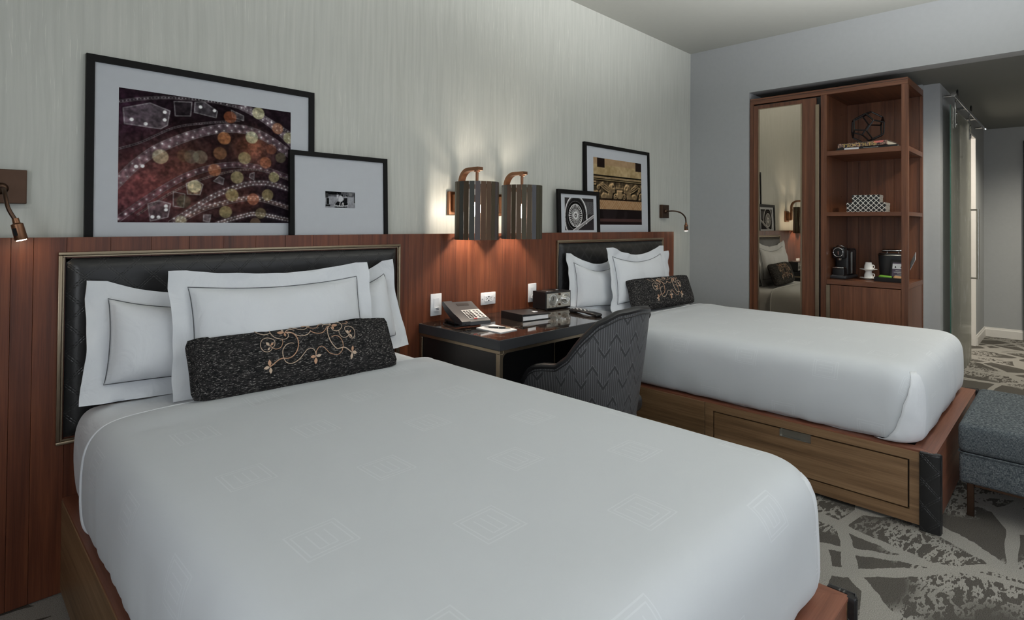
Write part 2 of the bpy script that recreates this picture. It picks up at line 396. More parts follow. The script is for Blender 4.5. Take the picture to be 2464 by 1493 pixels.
# ------------------------------------------------------------------ geometry helpers
class MB:
    """collects shapes for ONE mesh"""
    def __init__(s): s.v = []; s.f = []; s.uv = None
    def add(s, v, f):
        o = len(s.v); s.v += [tuple(p) for p in v]; s.f += [tuple(i+o for i in q) for q in f]; return s
    def box(s, x0, x1, y0, y1, z0, z1, bev=0.0, seg=2):
        if bev <= 0:
            v = [(x, y, z) for x in (x0, x1) for y in (y0, y1) for z in (z0, z1)]
            return s.add(v, [(0, 1, 3, 2), (4, 6, 7, 5), (0, 4, 5, 1), (2, 3, 7, 6), (0, 2, 6, 4), (1, 5, 7, 3)])
        bm = bmesh.new(); bmesh.ops.create_cube(bm, size=1)
        for p in bm.verts:
            p.co = ((p.co.x+.5)*(x1-x0)+x0, (p.co.y+.5)*(y1-y0)+y0, (p.co.z+.5)*(z1-z0)+z0)
        bmesh.ops.bevel(bm, geom=bm.edges[:], offset=bev, segments=seg, profile=.5, affect='EDGES', clamp_overlap=True)
        bm.verts.index_update()
        s.add([p.co[:] for p in bm.verts], [[q.index for q in f.verts] for f in bm.faces]); bm.free(); return s
    def prism(s, pts, axis, a, b):
        """extrude a 2D polygon along an axis; pts are the two other coordinates in xyz order"""
        def P(q, h):
            q = list(q); q.insert(axis, h); return q
        n = len(pts); v = [P(p, a) for p in pts]+[P(p, b) for p in pts]
        f = [tuple(range(n))[::-1], tuple(range(n, 2*n))]+[(i, (i+1) % n, n+(i+1) % n, n+i) for i in range(n)]
        return s.add(v, f)
    def lathe(s, prof, c=(0, 0, 0), n=24, axis=2, cap=True, sweep=1.0):
        """prof: list of (radius, height) turned around an axis through c"""
        v = []; f = []
        for r, h in prof:
            for i in range(n):
                a = 2*math.pi*i/n; x, y = r*math.cos(a), r*math.sin(a)
                p = (x, y, h) if axis == 2 else ((h, x, y) if axis == 0 else (x, h, y))
                v.append((p[0]+c[0], p[1]+c[1], p[2]+c[2]))
        for k in range(len(prof)-1):
            for i in range(n):
                j = (i+1) % n; f.append((k*n+i, k*n+j, (k+1)*n+j, (k+1)*n+i))
        if cap: f += [tuple(range(n))[::-1], tuple(range((len(prof)-1)*n, len(prof)*n))]
        return s.add(v, f)
    def tube(s, path, r, n=8, closed=False, flat=1.0):
        P = [Vector(p) for p in path]; m = len(P); v = []; f = []
        up = Vector((0.13, 0.21, 0.97)).normalized()
        for i, p in enumerate(P):
            if closed: d = P[(i+1) % m]-P[i-1]
            else: d = P[min(i+1, m-1)]-P[max(i-1, 0)]
            d.normalize(); a = d.cross(up)
            if a.length < .05: a = d.cross(Vector((1, 0, 0)))
            a.normalize(); b = a.cross(d); rr = r[i] if isinstance(r, (list, tuple)) else r
            for k in range(n):
                t = 2*math.pi*k/n; q = p+a*math.cos(t)*rr+b*math.sin(t)*rr*flat; v.append(q[:])
        for i in range(m if closed else m-1):
            for k in range(n):
                i2 = (i+1) % m; f.append((i*n+k, i*n+(k+1) % n, i2*n+(k+1) % n, i2*n+k))
        if not closed: f += [tuple(range(n))[::-1], tuple(range((m-1)*n, m*n))]
        return s.add(v, f)
    def grid(s, fn, nu, nv, closed_u=False):
        v = [fn(i/(nu if closed_u else nu-1), j/(nv-1)) for j in range(nv) for i in range(nu)]
        f = []
        for j in range(nv-1):
            for i in range(nu if closed_u else nu-1):
                i2 = (i+1) % nu; f.append((j*nu+i, j*nu+i2, (j+1)*nu+i2, (j+1)*nu+i))
        return s.add(v, f)

def tag(o, label, cat, group=None):
    o['label'] = label; o['category'] = cat
    if group: o['group'] = group
    return o
def meshobj(name, mb, mat, smooth=False, off=(0, 0, 0), uv=None, auto=None):
    me = bpy.data.meshes.new(name)
    v = [(p[0]-off[0], p[1]-off[1], p[2]-off[2]) for p in mb.v]
    me.from_pydata(v, [], mb.f); me.update()
    bm = bmesh.new(); bm.from_mesh(me); bmesh.ops.recalc_face_normals(bm, faces=bm.faces); bm.to_mesh(me); bm.free()
    if smooth:
        me.polygons.foreach_set('use_smooth', [True]*len(me.polygons))
        if auto: me.set_sharp_from_angle(angle=math.radians(auto))
    if uv:
        l = me.uv_layers.new(name='UVMap')
        for lp in me.loops: l.data[lp.index].uv = uv[lp.vertex_index]
    me.materials.append(mat)
    o = bpy.data.objects.new(name, me); COL.objects.link(o); return o
def struct(name, mb, mat, parent=None):
    o = meshobj(name, mb, mat)
    if parent: o.parent = parent
    else: o['kind'] = 'structure'
    return o
class Thing:
    """an Empty at the base of a thing; parts are given in world coordinates (world=True) or in its own frame"""
    def __init__(s, name, label, cat, loc=(0, 0, 0), rot=(0, 0, 0), group=None, world=True):
        s.root = bpy.data.objects.new(name, None); COL.objects.link(s.root); s.root.empty_display_size = .05
        s.root.location = loc; s.root.rotation_euler = rot; tag(s.root, label, cat, group)
        s.off = tuple(loc) if world else (0, 0, 0)
    def part(s, name, mb, mat, smooth=False, sub=None, label=None, uv=None, auto=40):
        o = meshobj(name, mb, mat, smooth, s.off, uv, auto); o.parent = sub or s.root
        if label: o['label'] = label
        return o
def single(name, mb, mat, label, cat, loc, rot=(0, 0, 0), group=None, smooth=False, world=True, uv=None, auto=40):
    o = meshobj(name, mb, mat, smooth, loc if world else (0, 0, 0), uv, auto)
    o.location = loc; o.rotation_euler = rot; return tag(o, label, cat, group)
def dup_part(o, parent, **kw):
    c = o.copy(); COL.objects.link(c); c.parent = parent
    for k, v in kw.items(): setattr(c, k, v)
    return c
def text_mesh(txt, size, depth=.0004):
    cu = bpy.data.curves.new('lettering', 'FONT'); cu.body = txt; cu.size = size; cu.extrude = depth
    o = bpy.data.objects.new('lettering', cu); COL.objects.link(o)
    dg = bpy.context.evaluated_depsgraph_get(); me = o.evaluated_get(dg).to_mesh()
    mb = MB(); mb.add([v.co[:] for v in me.vertices], [tuple(p.vertices) for p in me.polygons])
    o.evaluated_get(dg).to_mesh_clear(); bpy.data.objects.remove(o); bpy.data.curves.remove(cu); return mb
def smooth_path(pts, k=6, closed=False):
    P = [Vector(p) for p in pts]; out = []; n = len(P)
    for i in range(n if closed else n-1):
        g = (lambda j: P[j % n]) if closed else (lambda j: P[max(0, min(n-1, j))])
        p0, p1, p2, p3 = g(i-1), g(i), g(i+1), g(i+2)
        for j in range(k):
            t = j/k
            out.append(.5*((2*p1)+(p2-p0)*t+(2*p0-5*p1+4*p2-p3)*t*t+(3*p1-p0-3*p2+p3)*t**3))
    if not closed: out.append(P[-1])
    return out
def nz(x, y, z): return mnoise.noise((x, y, z))

# ------------------------------------------------------------------ the room
YW, XC, ZC, ZS = 2.60, 5.037, 2.923, 2.47        # wallpaper wall, grey wall, ceiling, soffit
XW, YS, XE, YH = -1.30, -2.6, 8.85, 0.781        # unseen walls, hall end, hall wall
PY = 2.5165                                       # front of the wood panelling
struct('floor', MB().box(XW-.1, XE+.1, YS-.1, YW+.1, -.08, 0), M['carpet'])
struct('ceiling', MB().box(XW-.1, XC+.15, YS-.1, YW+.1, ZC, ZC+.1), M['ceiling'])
struct('wall_north', MB().box(XW-.1, XC, YW, YW+.1, 0, ZC), M['wallpaper'])
w = MB().box(XC, XC+.14, 2.045, YW+.1, 0, ZC).box(XC, XC+.14, YS-.1, 2.045, ZS, ZC).box(XC, XC+.14, YS-.1, -1.15, 0, ZS)
struct('wall_east', w, M['grey_paint'])
struct('wall_west', MB().box(XW-.1, XW, YS-.1, -1.8, 0, ZC).box(XW-.1, XW, .3, YW, 0, ZC).box(XW-.1, XW, -1.8, .3, 0, .45).box(XW-.1, XW, -1.8, .3, 2.45, ZC), M['grey_paint'])
win2 = struct('window_2', MB().box(XW-.08, XW-.02, -1.8, .3, .45, .5).box(XW-.08, XW-.02, -1.8, .3, 2.4, 2.45).box(XW-.08, XW-.02, -1.8, -1.75, .5, 2.4).box(XW-.08, XW-.02, .25, .3, .5, 2.4), M['frame_black'])
struct('pane', MB().box(XW-.055, XW-.05, -1.75, .25, .5, 2.4), M['pane'], win2)
w = MB().box(XW, .4, YS-.1, YS, 0, ZC).box(4.6, XC, YS-.1, YS, 0, ZC).box(.4, 4.6, YS-.1, YS, 0, .4).box(.4, 4.6, YS-.1, YS, 2.6, ZC)
struct('wall_south', w, M['grey_paint'])
win = struct('window_1', MB().box(.4, 4.6, YS-.08, YS-.02, .40, .45).box(.4, 4.6, YS-.08, YS-.02, 2.55, 2.6).box(.4, .45, YS-.08, YS-.02, .45, 2.55)
             .box(4.55, 4.6, YS-.08, YS-.02, .45, 2.55).box(2.47, 2.53, YS-.08, YS-.02, .45, 2.55), M['frame_black'])
for a, b in ((.45, 2.47), (2.53, 4.55)):
    struct('pane', MB().box(a, b, YS-.055, YS-.05, .45, 2.55), M['pane'], win)
# wardrobe niche and the stub of wall beside it
struct('wall_niche', MB().box(XC+.14, 5.74, 2.045, 2.145, 0, ZS).box(5.70, 5.80, .893, 2.045, 0, ZS), M['grey_paint'])
struct('wall_stub', MB().box(5.74, 6.85, YH, .893, 0, ZS), M['grey_paint'])
# hall: wall with the bathroom opening, end wall, far side, ceiling
struct('wall_hall', MB().box(6.85, 8.04, YH, .893, 2.29, ZS).box(8.04, XE, YH, .893, 0, ZS), M['grey_paint'])
struct('wall_end', MB().box(XE, XE+.1, -1.25, .893, 0, ZS), M['grey_paint'])
struct('wall_hall_south', MB().box(XC+.14, XE, -1.25, -1.15, 0, ZS), M['grey_paint'])
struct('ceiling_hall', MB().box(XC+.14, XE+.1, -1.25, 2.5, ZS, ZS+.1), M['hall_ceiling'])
struct('wall_bathroom', MB().box(8.04, 8.14, .893, 2.3, 0, ZS).box(5.80, 5.90, .893, 2.3, 0, ZS).box(5.80, 8.14, 2.3, 2.4, 0, ZS), M['white_trim'])
struct('trim_1', MB().box(8.018, 8.04, YH-.004, .90, 0, 2.29), M['white_trim'])
struct('trim_2', MB().box(6.85, 8.018, YH-.004, .90, 2.27, 2.29), M['white_trim'])
def baseboard(name, pts_y, x0, x1, along):
    prof = [(0, 0), (.016, 0), (.016, .085), (.010, .095), (.008, .108), (0, .11)]
    if along == 'x': mb = MB().prism([(pts_y-a, z) for a, z in prof], 0, x0, x1)
    else: mb = MB().prism([(pts_y-a, z) for a, z in prof], 1, x0, x1)
    return struct(name, mb, M['white_trim'])
baseboard('baseboard_hall', YH, 8.04, XE, 'x')
baseboard('baseboard_end', XE, -1.15, YH, 'y')
# dark entry door at the end of the hall, just entering the frame
d = struct('door_1', MB().box(XE-.05, XE-.005, -.52, .425, 0, 2.30, .004), M['black'])
struct('door_panel', MB().box(XE-.06, XE-.05, -.42, .32, .2, 2.1, .004), M['black'], d)

# ------------------------------------------------------------------ wood panelling behind the beds
panel = Thing('wall_panelling', 'low wall panelling of reddish walnut veneer planks behind both beds', 'wall panel', (2.0, PY, 0))
xs = [-1.295, -1.16, -1.02, -.88, -.75, -.61, -.48, -.36, -.25, -.14, -.02, .085, .184, .242, .332, .46, .59, .72, .85, .98, 1.11, 1.24, 1.37, 1.50, 1.64, 1.774, 1.869, 1.989, 2.096, 2.239, 2.349,
      2.468, 2.585, 2.681, 2.789, 2.918, 2.969, 3.124, 3.275, 3.389, 3.491, 3.625, 3.765, 3.911, 4.064, 4.192, 4.312, 4.45, 4.58]
for a, b in zip(xs[:-1], xs[1:]):
    e = random.uniform(0, .0008)
    panel.part('plank', MB().box(a+.0004, b-.0004, PY-e, PY+.012, .004, 1.24, .0006, 1), M['panel_wood'])
panel.part('backing', MB().box(-1.295, 4.575, PY+.0124, PY+.0144, .004, 1.236), M['black'])
panel.part('picture_ledge', MB().box(-1.295, 4.575, PY+.0146, YW-.001, 1.17, 1.186), M['panel_wood'])
panel.part('end_panel', MB().box(4.566, 4.58, PY+.0146, YW-.001, .004, 1.1698), M['panel_wood'])

# ------------------------------------------------------------------ beds
def rr_ring(x0, x1, y0, y1, inset, rc, rh, na=10, ns=40, nl=60):
    """rounded rectangle, counted from the head-left corner round the foot; returns points and outward normals"""
    x0 += inset; x1 -= inset; y0 += inset; y1 -= inset
    r1 = max(.012, min(rc-inset*.8, (x1-x0)/2*.98)); r2 = max(.012, min(rh-inset*.8, (x1-x0)/2*.98))
    out = []
    def seg(a, b, n, nrm):
        for i in range(n): t = i/n; out.append((a[0]+(b[0]-a[0])*t, a[1]+(b[1]-a[1])*t, nrm[0], nrm[1]))
    def arc(cx, cy, r, a0, n):
        for i in range(n):
            a = a0+math.pi/2*i/n; out.append((cx+r*math.cos(a), cy+r*math.sin(a), math.cos(a), math.sin(a)))
    seg((x0, y1-r2), (x0, y0+r1), nl, (-1, 0)); arc(x0+r1, y0+r1, r1, math.pi, na)
    seg((x0+r1, y0), (x1-r1, y0), ns, (0, -1)); arc(x1-r1, y0+r1, r1, 1.5*math.pi, na)
    seg((x1, y0+r1), (x1, y1-r2), nl, (1, 0)); arc(x1-r2, y1-r2, r2, 0, na)
    seg((x1-r2, y1), (x0+r2, y1), ns, (0, 1)); arc(x0+r2, y1-r2, r2, .5*math.pi, na)
    return out
def soft_block(x0, x1, y0, y1, prof, rc, rh, amp=.006, seed=0, gather=.012):
    """bedding: stacked rounded rings; prof = (inset, z); returns MB, uv, rings"""
    mb = MB(); uv = []; rings = []; L = 0
    # unrolled length measured from the top edge
    ks = [0]
    for (a, za), (b, zb) in zip(prof[:-1], prof[1:]): ks.append(ks[-1]+math.hypot(b-a, zb-za))
    tot = ks[-1]
    zlo, zhi = prof[0][1], prof[-1][1]
    for (ins, z), kk in zip(prof, ks):
        ring = rr_ring(x0, x1, y0, y1, ins, rc, rh); R = []
        for i, (x, y, nx, ny) in enumerate(ring):
            t = (z-zlo)/(zhi-zlo); side = max(0, 1-t)
            s = (x*1.0+y*1.0)
            dn = amp*nz(x*4+seed, y*4, z*5)*(.4+side)
            dn += gather*side**2*nz(x*16+seed, y*16, z*2.5)
            dz = .010*nz(x*5, y*5, seed)*(1-t)**3
            R.append((x+nx*dn, y+ny*dn, z+dz))
            drop = max(0.0, (tot-kk)-(prof[-1][0]-max(ins, 0)))
            uv.append((x+nx*drop, y+ny*drop))
        rings.append(R)
    n = len(rings[0])
    v = [p for R in rings for p in R]; f = []
    for k in range(len(rings)-1):
        for i in range(n):
            j = (i+1) % n; f.append((k*n+i, k*n+j, (k+1)*n+j, (k+1)*n+i))
    f += [tuple(range(n))[::-1], tuple(range((len(rings)-1)*n, len(rings)*n))]
    mb.add(v, f); return mb, uv, rings
def resample(prof, n):
    P = smooth_path([(a, b, 0) for a, b in prof], 4); return [(p.x, p.y) for p in P]

def make_bed(x0, which):
    x1 = x0+1.370; foot, head = .405, PY-.004
    zt = .328
    B = Thing('bed_frame', {'near': 'near bed frame of brown wood with black leather corner pads, beside the desk',
                            'far': 'far bed frame of brown wood with a wide drawer, beside the ottoman'}[which], 'bed', ((x0+x1)/2, (foot+head)/2, 0), group='bed frames')
    t = .022
    for sx in (0, 1):
        xa, xb = (x0, x0+t) if sx == 0 else (x1-t, x1)
        side = -1 if sx == 0 else 1
        ys = 1.456
        dy0, dy1, dz0, dz1 = .524, 1.401, .077, .281
        g = .0065
        B.part('side_panel', MB().box(xa, xb, ys+.002, head, .015, zt-.002, .002, 1), M['base_wood'])
        m = MB().box(xa, xb, foot+.02, dy0-g, .015, zt-.002).box(xa, xb, dy1+g, ys-.002, .015, zt-.002)
        m.box(xa, xb, dy0-g, dy1+g, .015, dz0-g).box(xa, xb, dy0-g, dy1+g, dz1+g, zt-.002)
        B.part('drawer_surround', m, M['base_wood'])
        hy0, hy1, hz0, hz1 = .915, 1.06, dz1-.036, dz1
        xo = x0 if sx == 0 else x1
        dm = MB().prism([(dy0, dz0), (dy1, dz0), (dy1, dz1), (hy1, dz1), (hy1, hz0), (hy0, hz0), (hy0, dz1), (dy0, dz1)], 0, xa, xb)
        dr = B.part('drawer', dm, M['base_wood'])
        xi = (xa+.012, xb) if sx == 0 else (xa, xb-.012)
        hm = MB().box(xi[0], xi[1], hy0, hy1, hz0, hz1)
        hm.box(xo-.002 if sx == 0 else xo-.012, xo+.012 if sx == 0 else xo+.002, hy0, hy1, hz0, hz0+.003)
        hm.box(xo-.002 if sx == 0 else xo-.012, xo+.012 if sx == 0 else xo+.002, hy0, hy0+.003, hz0, hz1)
        hm.box(xo-.002 if sx == 0 else xo-.012, xo+.012 if sx == 0 else xo+.002, hy1-.003, hy1, hz0, hz1)
        B.part('recessed_pull', hm, M['steel'], sub=dr, label='recessed metal drawer pull')
    B.part('foot_panel', MB().box(x0+t, x1-t, foot+.02, foot+.042, .015, zt-.002, .001, 1), M['rim_wood_x'])
    B.part('backing_box', MB().box(x0+t+.002, x1-t-.002, foot+.044, head-.002, .02, zt-.03), M['deck'])
    # top rim with mitred corners
    rw = .085
    B.part('rim_rail', MB().prism([(x0+.002, foot+.018), (x1-.002, foot+.018), (x1-rw*.7, foot+.018+rw), (x0+rw*.7, foot+.018+rw)], 2, zt-.002, zt+.006), M['rim_wood_x'])
    for s in (0, 1):
        a = x0+.002 if s == 0 else x1-.002; b = x0+rw*.7 if s == 0 else x1-rw*.7
        B.part('rim_rail', MB().prism([(a, foot+.019), (b, foot+.019+rw), (b, head), (a, head)], 2, zt-.002, zt+.0058), M['rim_wood'])
    B.part('platform', MB().box(x0+rw*.7, x1-rw*.7, foot+.02+rw, head-.002, zt-.028, zt-.012), M['deck'])
    # leather corner pads, wrapped round the two foot corners
    for s in (0, 1):
        cx = x0 if s == 0 else x1; d = 1 if s == 0 else -1
        th = .014
        pts = []
        ya, yb = foot+.075, foot-.0
        out = [(cx-d*.0, ya), (cx-d*th*.8, ya), (cx-d*th, ya-.01), (cx-d*th, yb+.012), (cx-d*(th-.004), yb+.003), (cx-d*(th-.012), yb), (cx+d*.012, yb), (cx+d*.016, yb+.004), (cx+d*.016, yb+.0195), (cx, yb+.0195)]
        mb = MB()
        zs = [(0, .0), (.003, 0), (zt-.006, 0), (zt+.002, 0), (zt+.007, .003)]
        n = len(out); v = []
        ctr = Vector((cx, foot+.03))
        for z, sh in zs:
            for p in out:
                q = Vector(p); q2 = q+(ctr-q).normalized()*sh; v.append((q2.x, q2.y, z))
        f = [(k*n+i, k*n+(i+1) % n, (k+1)*n+(i+1) % n, (k+1)*n+i) for k in range(len(zs)-1) for i in range(n)]
        f += [tuple(range(n))[::-1], tuple(range((len(zs)-1)*n, len(zs)*n))]
        mb.add(v, f)
        B.part('corner_pad', mb, M['leather_side'], smooth=True, label='black quilted leather corner pad')
        path = [(cx+d*.010, foot+.001, .004), (cx+d*.010, foot+.001, zt+.004), (cx-d*(th-.004), foot+.008, zt+.007), (cx-d*th, foot+.02, zt+.005), (cx-d*th, foot+.07, zt+.004)]
        B.part('pad_piping', MB().tube(path, .0035, 8), M['leather_plain'], smooth=True)
    B.part('leg', MB().box(x0+.2, x0+.26, foot+.2, foot+.26, 0, .02), M['deck'])
    for lx, ly in ((x1-.26, foot+.2), (x0+.2, head-.3), (x1-.26, head-.3)):
        B.part('leg', MB().box(lx, lx+.06, ly, ly+.06, 0, .02), M['deck'])
    # headboard on the panelling
    hx0, hx1, hz0, hz1 = x0-.020, x0+1.386, .52, 1.188
    H = Thing('headboard', {'near': 'black quilted leather headboard in a brass frame behind the near bed',
                            'far': 'black quilted leather headboard in a brass frame behind the far bed'}[which], 'headboard', ((hx0+hx1)/2, PY, hz0), group='headboards')
    yf = PY-.002
    for nm, mb in (('frame_bar', MB().box(hx0, hx1, yf-.014, yf, hz1-.011, hz1, .002, 2)), ('frame_bar', MB().box(hx0, hx1, yf-.014, yf, hz0, hz0+.011, .002, 2)),
                   ('frame_bar', MB().box(hx0, hx0+.011, yf-.014, yf, hz0+.0115, hz1-.0115, .002, 2)), ('frame_bar', MB().box(hx1-.011, hx1, yf-.014, yf, hz0+.0115, hz1-.0115, .002, 2))):
        H.part(nm, mb, M['brass'], smooth=True)
    i = .0115; j = .0175
    for mb in (MB().box(hx0+i, hx1-i, yf-.010, yf, hz1-j, hz1-i, .001, 1), MB().box(hx0+i, hx1-i, yf-.010, yf, hz0+i, hz0+j, .001, 1),
               MB().box(hx0+i, hx0+j, yf-.010, yf, hz0+j, hz1-j, .001, 1), MB().box(hx1-j, hx1-i, yf-.010, yf, hz0+j, hz1-j, .001, 1)):
        H.part('inner_bead', mb, M['brass'])
    px0, px1, pz0, pz1 = hx0+.0215, hx1-.0215, hz0+.0215, hz1-.0215
    def pf(u, v):
        x = px0+(px1-px0)*u; z = pz0+(pz1-pz0)*v
        e = min(x-px0, px1-x, z-pz0, pz1-z); h = .026*(1-(1-min(1, e/.06))**2)**.5
        return (x, yf-.001-h, z)
    H.part('pad', MB().grid(pf, 72, 40).box(px0, px1, yf-.001, yf, pz0, pz1), M['leather'], smooth=True, label='quilted black leather pad')
    # bedding
    a0, a1 = x0+.012, x1-.008
    # mattress under its sheet
    pr = resample([(.028, .338), (.012, .37), (.004, .45), (.004, .54), (.012, .60), (.035, .640), (.08, .660), (.16, .667), (.3, .670), (.48, .672), (.62, .673)], 4)
    mb, uv, _ = soft_block(a0+.006, a1-.006, .49, head-.030, pr, .13, .05, .002, 2+x0, .003)
    o = single('mattress', mb, M['linen'], {'near': 'white sheeted mattress of the near bed, showing at the pillows', 'far': 'white sheeted mattress of the far bed, showing at the pillows'}[which], 'mattress',
               ((a0+a1)/2, 1.4, .334), smooth=True, uv=uv, group='mattresses', auto=70)
    yd = 2.14 if which == 'near' else 2.10
    # duvet: outer shell, open at the head end
    pro = resample([(.036, .340), (.010, .348), (-.006, .38), (-.013, .45), (-.012, .54), (-.004, .60), (.016, .642), (.05, .668), (.10, .679), (.17, .6835), (.25, .685), (.34, .685), (.50, .685), (.62, .685)], 4)
    ring0 = rr_ring(a0, a1, .478, head+.4, 0, .13, .05)
    mb, uv, rings = soft_block(a0, a1, .478, head+.4, pro, .13, .05, .006, 5+x0*3, .007)
    # cut off behind yd, turn the edge under
    n = len(rings[0]); v = []; keep_uv = []; 
    left = [i for i in range(60)]
    # order: 60 pts left side (head->foot) ... 60 pts right side (foot->head); rebuild as an open strip through the foot
    order = list(range(0, 60+10+40+10+60))
    # re-space the long sides so that they start at yd
    V = []; UVs = []
    for k, R in enumerate(rings):
        row = []
        for i in order:
            p = Vector(R[i])
            if i < 60 or i >= 120:
                s = i/60 if i < 60 else (179-i)/59          # 0 at head, 1 at foot
                yfoot = R[60][1] if i < 60 else R[120][1]
                p.y = yd+(yfoot-yd)*s
                if s < .12: p.z += .006*math.sin(s/.12*math.pi)*(1 if k > 30 else .3)
            row.append(p)
        V.append(row)
    top = V[-1]; m = MB(); cols = len(order)
    flat = [p[:] for row in V for p in row]
    F = []
    for k in range(len(V)-1):
        for i in range(cols-1): F.append((k*cols+i, k*cols+i+1, (k+1)*cols+i+1, (k+1)*cols+i))
    # close the middle of the top between the left and right halves
    base = (len(V)-1)*cols; nb = cols-1
    for i in range(70):
        F.append((base+i, base+i+1, base+nb-i-1, base+nb-i))
    m.add(flat, F)
    UV2 = []
    for k, row in enumerate(V):
        for q, p in enumerate(row):
            i = order[q]; x, y, nx, ny = ring0[i]
            zz = max(0, .66-p.z)
            UV2.append((p.x+nx*zz, p.y+ny*zz))
    o = single('duvet', m, M['duvet'], {'near': 'smooth white duvet with faint nested-square motifs, tucked in on the near bed',
                                        'far': 'smooth white duvet with faint nested-square motifs, tucked in on the far bed'}[which], 'duvet', ((a0+a1)/2, 1.2, .334), smooth=True, uv=UV2, group='duvets', auto=80)
    # rolled hem across the head end of the duvet
    hem = [V[k][0]+Vector((0, .002, -.0035)) for k in range(len(V))]+[V[k][cols-1]+Vector((0, .002, -.003)) for k in range(len(V)-1, -1, -1)]
    ho = meshobj('hem', MB().tube(hem, .0055, 8), M['linen'], True, o.location, None, 80); ho.parent = o
    # tucked corner fold
    fold_at = ('left',) if which == 'far' else ('right', )
    for fa in fold_at:
        K = len(V); k0, k1 = 1, 25
        G = []; nrow = 18; ncol = 9
        for r in range(nrow):
            t = r/(nrow-1); k = k0+(k1-k0)*t; kk = int(k)
            # crease: from the side face at the bottom up to the corner; the cloth of the foot end laps over it
            i0 = 58.2+7.2*t**.8; i1 = 68.5
            row = []
            for c in range(ncol):
                u = c/(ncol-1); i = i0+(i1-i0)*u
                if fa == 'right': i = 179-i
                ii = max(0, min(cols-2, int(math.floor(i)))); fr = i-ii
                p = V[kk][ii].lerp(V[kk][ii+1], fr); x, y, nx, ny = ring0[ii]
                d = (.0105*(1-u)**1.2+.004*math.sin(u*math.pi))*(1-t**4)-.0035*u
                row.append((p.x+nx*d, p.y+ny*d, p.z-.004*(1-t)))
            G.append(row)
        fm = MB(); fm.grid(lambda u, v: G[round(v*(nrow-1))][round(u*(ncol-1))], ncol, nrow)
        fo = meshobj('corner_fold', fm, M['linen'], True, o.location, None, 80); fo.parent = o
        ms = fo.modifiers.new('thickness', 'SOLIDIFY'); ms.thickness = .004; ms.offset = 0
    return B
make_bed(.328, 'near')
make_bed(2.999, 'far')

# ------------------------------------------------------------------ pillows
def pillow_surface(Wd, Ht, Th, fl, seed, sag=.03, pinch=.03):
    """returns f(x,y) -> (x',y',zfront,zback) in the pillow's own frame; bottom edge at y=0"""
    a, b = Wd/2-fl, Ht/2-fl
    def f(x, y):
        u, v = x/a, y/b
        uu, vv = min(1, abs(u)), min(1, abs(v))
        body = ((1-uu**3.2)*(1-vv**3.2))
        t = Th*max(0, body)**.42
        inside = abs(u) <= 1 and abs(v) <= 1
        # cloth pulled in between the corners
        X = x-math.copysign(1, x)*pinch*Wd*.5*(1-vv**2)*uu**2
        Y = y-math.copysign(1, y)*pinch*Ht*.5*(1-uu**2)*vv**2
        Y -= sag*(1-uu**2)*(.5+.5*v if v > -1 else 0)
        wv = 0
        out = max(0, abs(x)-a, abs(y)-b)
        if fl > 0:
            wv = (.03*nz(x*5+seed, y*5, seed)+.016*nz(x*13+seed, y*13, 4))*min(1, out/fl+.1)
        wr = .014*nz(x*6+seed, y*4, 1.7)*max(0, body)**.3+.006*nz(x*15+seed, y*8+x*5, 5)*max(0, body)**.2
        wr += .006*nz(x*9+y*7+seed, x*3-y*2, 8)*max(0, 1-body)*min(1, body*6+.2)
        if fl > 0 and fl < .02:
            k_ = 1-.035*(min(1, abs(x)/(Wd/2))*min(1, abs(y)/(Ht/2)))**7
            X *= k_; Y *= 1-.14*(min(1, abs(x)/(Wd/2))*min(1, abs(y)/(Ht/2)))**7
        return X, Y+Ht/2, wv+t*.62+wr+.0015, wv-t*.38-.0015
    return f, a, b
def pillow(name, label, cat, group, loc, rot, Wd, Ht, Th, fl, seed, mat, stitch=True, sag=.03, nu=56, nv=44, pinch=.025, shear=0.0):
    T = Thing(name, label, cat, loc, rot, group, world=False)
    f, a, b = pillow_surface(Wd, Ht, Th, fl, seed, sag, pinch)
    def axis(n, h, inner):
        # dense near the seam
        t = np.linspace(-1, 1, n); k = list(t*h)
        for e in (-inner, inner): k[int(np.argmin(np.abs(np.array(k)-e)))] = e
        return sorted(k)
    xs_, ys_ = axis(nu, Wd/2, a), axis(nv, Ht/2, b)
    V = []; nF = nu*nv
    for side in (0, 1):
        for y in ys_:
            for x in xs_:
                X, Y, zf, zb = f(x, y); V.append((X+shear*Y, -(zf if side == 0 else zb), Y))
    F = []
    for s in (0, 1):
        for j in range(nv-1):
            for i in range(nu-1):
                q = s*nF+j*nu+i; F.append((q, q+1, q+nu+1, q+nu) if s == 0 else (q, q+nu, q+nu+1, q+1))
    for i in range(nu-1):
        F.append((i, nF+i, nF+i+1, i+1)); q = (nv-1)*nu+i; F.append((q, q+1, nF+q+1, nF+q))
    for j in range(nv-1):
        q = j*nu; F.append((q, q+nu, nF+q+nu, nF+q)); q = j*nu+nu-1; F.append((q, nF+q, nF+q+nu, q+nu))
    mb = MB().add(V, F)
    T.part('cover', mb, mat, smooth=True, auto=75)
    if stitch:
        pts = []
        n = 30
        for i in range(n): pts.append((-a+2*a*i/n, -b))
        for i in range(n): pts.append((a, -b+2*b*i/n))
        for i in range(n): pts.append((a-2*a*i/n, b))
        for i in range(n): pts.append((-a, b-2*b*i/n))
        P = []
        for x, y in pts:
            X, Y, zf, zb = f(x*.995, y*.995); P.append((X+shear*Y, -zf-.001, Y))
        T.part('stitch_line', MB().tube(P, .0016, 5, True), M['stitch'], label='grey satin stitch line')
    return T, f, a, b
R = math.radians
def euler(tilt, rz, roll=0): return (R(-tilt), R(roll), R(rz))
zb = .675
pg = 'white flanged pillows'
pillow('pillow', 'white flanged pillow at the left of the near bed, against the headboard', 'pillow', pg, (.68, 2.375, .655), euler(10, 2, 4), .66, .42, .17, .062, 1.3, M['linen'], sag=.035)
